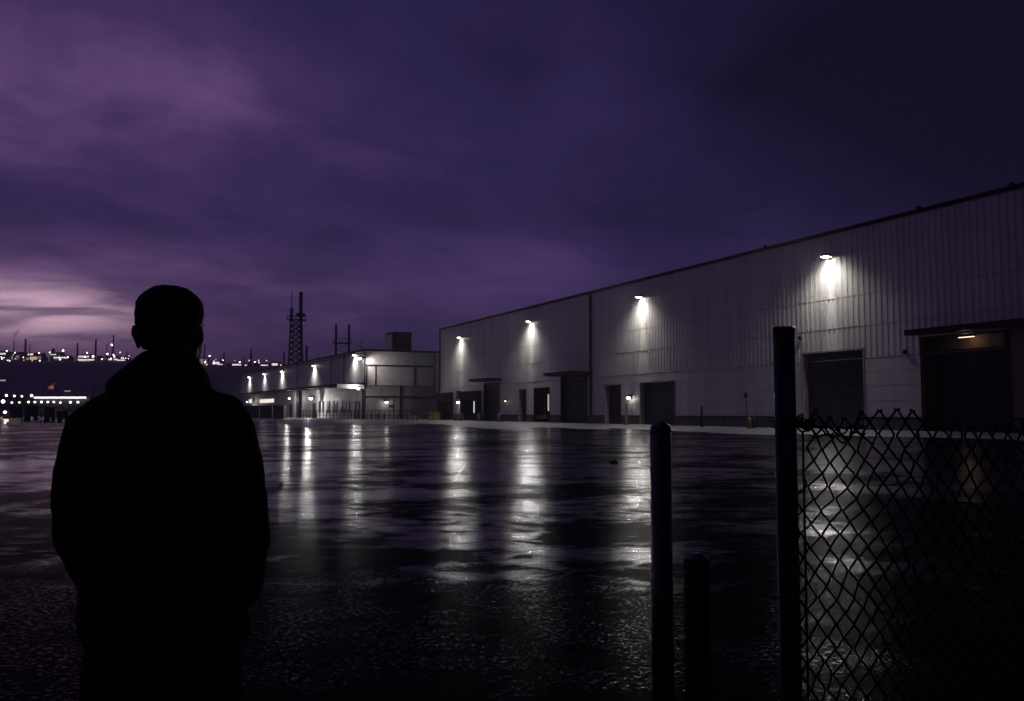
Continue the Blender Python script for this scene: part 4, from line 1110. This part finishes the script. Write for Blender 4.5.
for s_ in (-1, 1):
    bd.tube([(s_*.095,0,.86),(s_*.1,.01,.7),(s_*.1,.015,.48),(s_*.1,0,.3),(s_*.105,-.015,.1)], [.09,.082,.056,.052,.036], 18)       # leg
    bd.tube([(s_*.105,-.04,.035),(s_*.108,.02,.035),(s_*.112,.11,.028),(s_*.115,.17,.022)], [.034,.038,.038,.022], 14)         # foot
    sh = K((-.185 if s_ < 0 else .151,-.005,1.396 if s_ < 0 else 1.388)); el_ = K((s_*.205+(.014 if s_ > 0 else 0),-.04,1.125)); wr = K((s_*.172,.085,.925)); SH[s_] = (sh, el_, wr)
    bd.tube([(s_*.12,-.01,1.42), sh, sh.lerp(el_, .5), el_, el_.lerp(wr, .45), wr], [.05,.058,.05,.043,.042,.028], 16)        # arm
    # hand slipped toward the trouser pocket: palm, four bent fingers, thumb hooked out
    dr = K((-s_*.10, .42, -.90)).normalized(); side = K((0, .9, .42)).normalized(); nrm_ = dr.cross(side).normalized()
    pm = wr + dr*.05
    bd.tube([wr, wr+dr*.03, wr+dr*.075, wr+dr*.092], [.026,.033,.037,.03], 12)
    for f_, (off, ln_) in enumerate(((-.030,.062),(-.010,.076),(.010,.08),(.030,.072))):
        st_ = wr + dr*.082 + side*off; cu_ = nrm_*(-s_)
        bd.tube([st_, st_+dr*ln_*.45, st_+dr*ln_*.78+cu_*.012, st_+dr*ln_*.95+cu_*.028], [.0098,.0092,.0085,.0065], 8)
    tb_ = wr + dr*.03 + side*.026
    bd.tube([tb_, tb_+side*.03+dr*.018, tb_+side*.046+dr*.045, tb_+side*.048+dr*.068], [.014,.012,.0105,.008], 8)
person = remeshed(bd, 'person', M['skin'], None, .006, smooth_it=2)
person.location = (pc.x, YP, 0)
tag(person, 'person in black hooded sweatshirt standing with back turned, looking over the wet lot', 'person')
# hair cap
hr = MB()
hr.loft([(0,-.052,1.612,.046,.042),(0,-.042,1.64,.062,.056),(0,-.028,1.668,.078,.072),(0,-.012,1.69,.082,.092),(0,-.008,1.714,.0845,.098),(0,-.008,1.738,.081,.098),(0,-.008,1.754,.074,.09),(0,-.008,1.769,.058,.072),(0,-.008,1.781,.040,.05),(0,-.008,1.787,.018,.022)], 32)
for v in hr.bm.verts: v.co = hp_(v.co)
remeshed(hr, 'hair', M['hair'], person, .005, .0018, 60, 2, 3)
# hooded sweatshirt
hs = MB()
hs.loft([(0,0,.845,.196,.132),(0,0,.865,.205,.142),(0,0,.90,.215,.150),(0,-.002,1.0,.216,.148),(0,-.005,1.12,.216,.146),(0,-.01,1.25,.22,.145),(0,-.014,1.34,.215,.138),(0,-.018,1.41,.175,.122),(.0,-.02,1.46,.14,.108),(.002,-.02,1.495,.125,.098)], 32)
for s_ in (-1, 1):
    sh, el_, wr = SH[s_]
    k_ = .004 if s_ < 0 else 0
    hs.tube([(s_*.08,-.012,1.452), (s_*.130,-.01,1.432), sh+K((s_*k_,0,0)), sh.lerp(el_, .35)+K((s_*(.006+k_),0,0)), sh.lerp(el_, .7)+K((s_*.004,-.008,0)), el_, el_.lerp(wr, .35)+K((0,0,0)), el_.lerp(wr, .7), wr+K((0,0,.018)), wr+K((0,.006,.0))], [.068,.079,.083,.079,.074,.066,.062,.058,.05,.041], 22)
# hood lying on the shoulders
hs.loft([(-.012,-.02,1.475,.138,.112),(-.014,-.03,1.50,.140,.125),(-.014,-.032,1.525,.134,.124),(-.012,-.028,1.548,.118,.112),(-.008,-.02,1.57,.096,.098),(-.004,-.012,1.592,.078,.088),(.0,-.008,1.606,.064,.072)], 28)
hs.ball(K((-.012,-.118,1.46)), .105, .045, .085, None, 20, 12)
sw = remeshed(hs, 'hooded_sweatshirt', M['cloth'], person, .0075, .006, 13, 5, 4)
# trousers and shoes
tr = MB()
tr.loft([(0,0,.77,.187,.125),(0,0,.86,.19,.125),(0,0,.95,.175,.118)], 28)
for s_ in (-1, 1):
    tr.tube([(s_*.092,0,.87),(s_*.100,.005,.76),(s_*.108,.008,.62),(s_*.116,.01,.48),(s_*.115,-.005,.3),(s_*.115,-.015,.08)], [.10,.106,.10,.088,.076,.07], 22)
remeshed(tr, 'trousers', M['denim'], person, .0075, .005, 12, 9, 3)
for s_ in (-1, 1):
    so = MB(); so.loft([(s_*.112,.05,.0,.046,.145),(s_*.112,.05,.03,.049,.148),(s_*.112,.045,.06,.044,.135),(s_*.11,.0,.085,.043,.085),(s_*.11,-.025,.11,.045,.05)], 20)
    so.build('shoe', M['shoe'], person, True)

# ------------------------------------------------------------------ haze
hz_ = MB().box(-900, 700, -40, 1750, -1, 95).build('haze', volume_mat('night_haze', .00065, (.82, .78, .94)))
tag(hz_, kind='stuff')
# ------------------------------------------------------------------ render settings
vs = sc.view_settings; vs.view_transform = 'Standard'; vs.look = 'None'; vs.exposure = 0; vs.gamma = 1; vs.use_curve_mapping = False
cy = sc.cycles
cy.use_denoising = True
cy.max_bounces = 6; cy.diffuse_bounces = 2; cy.glossy_bounces = 3; cy.sample_clamp_indirect = 4
cy.caustics_reflective = False; cy.caustics_refractive = False
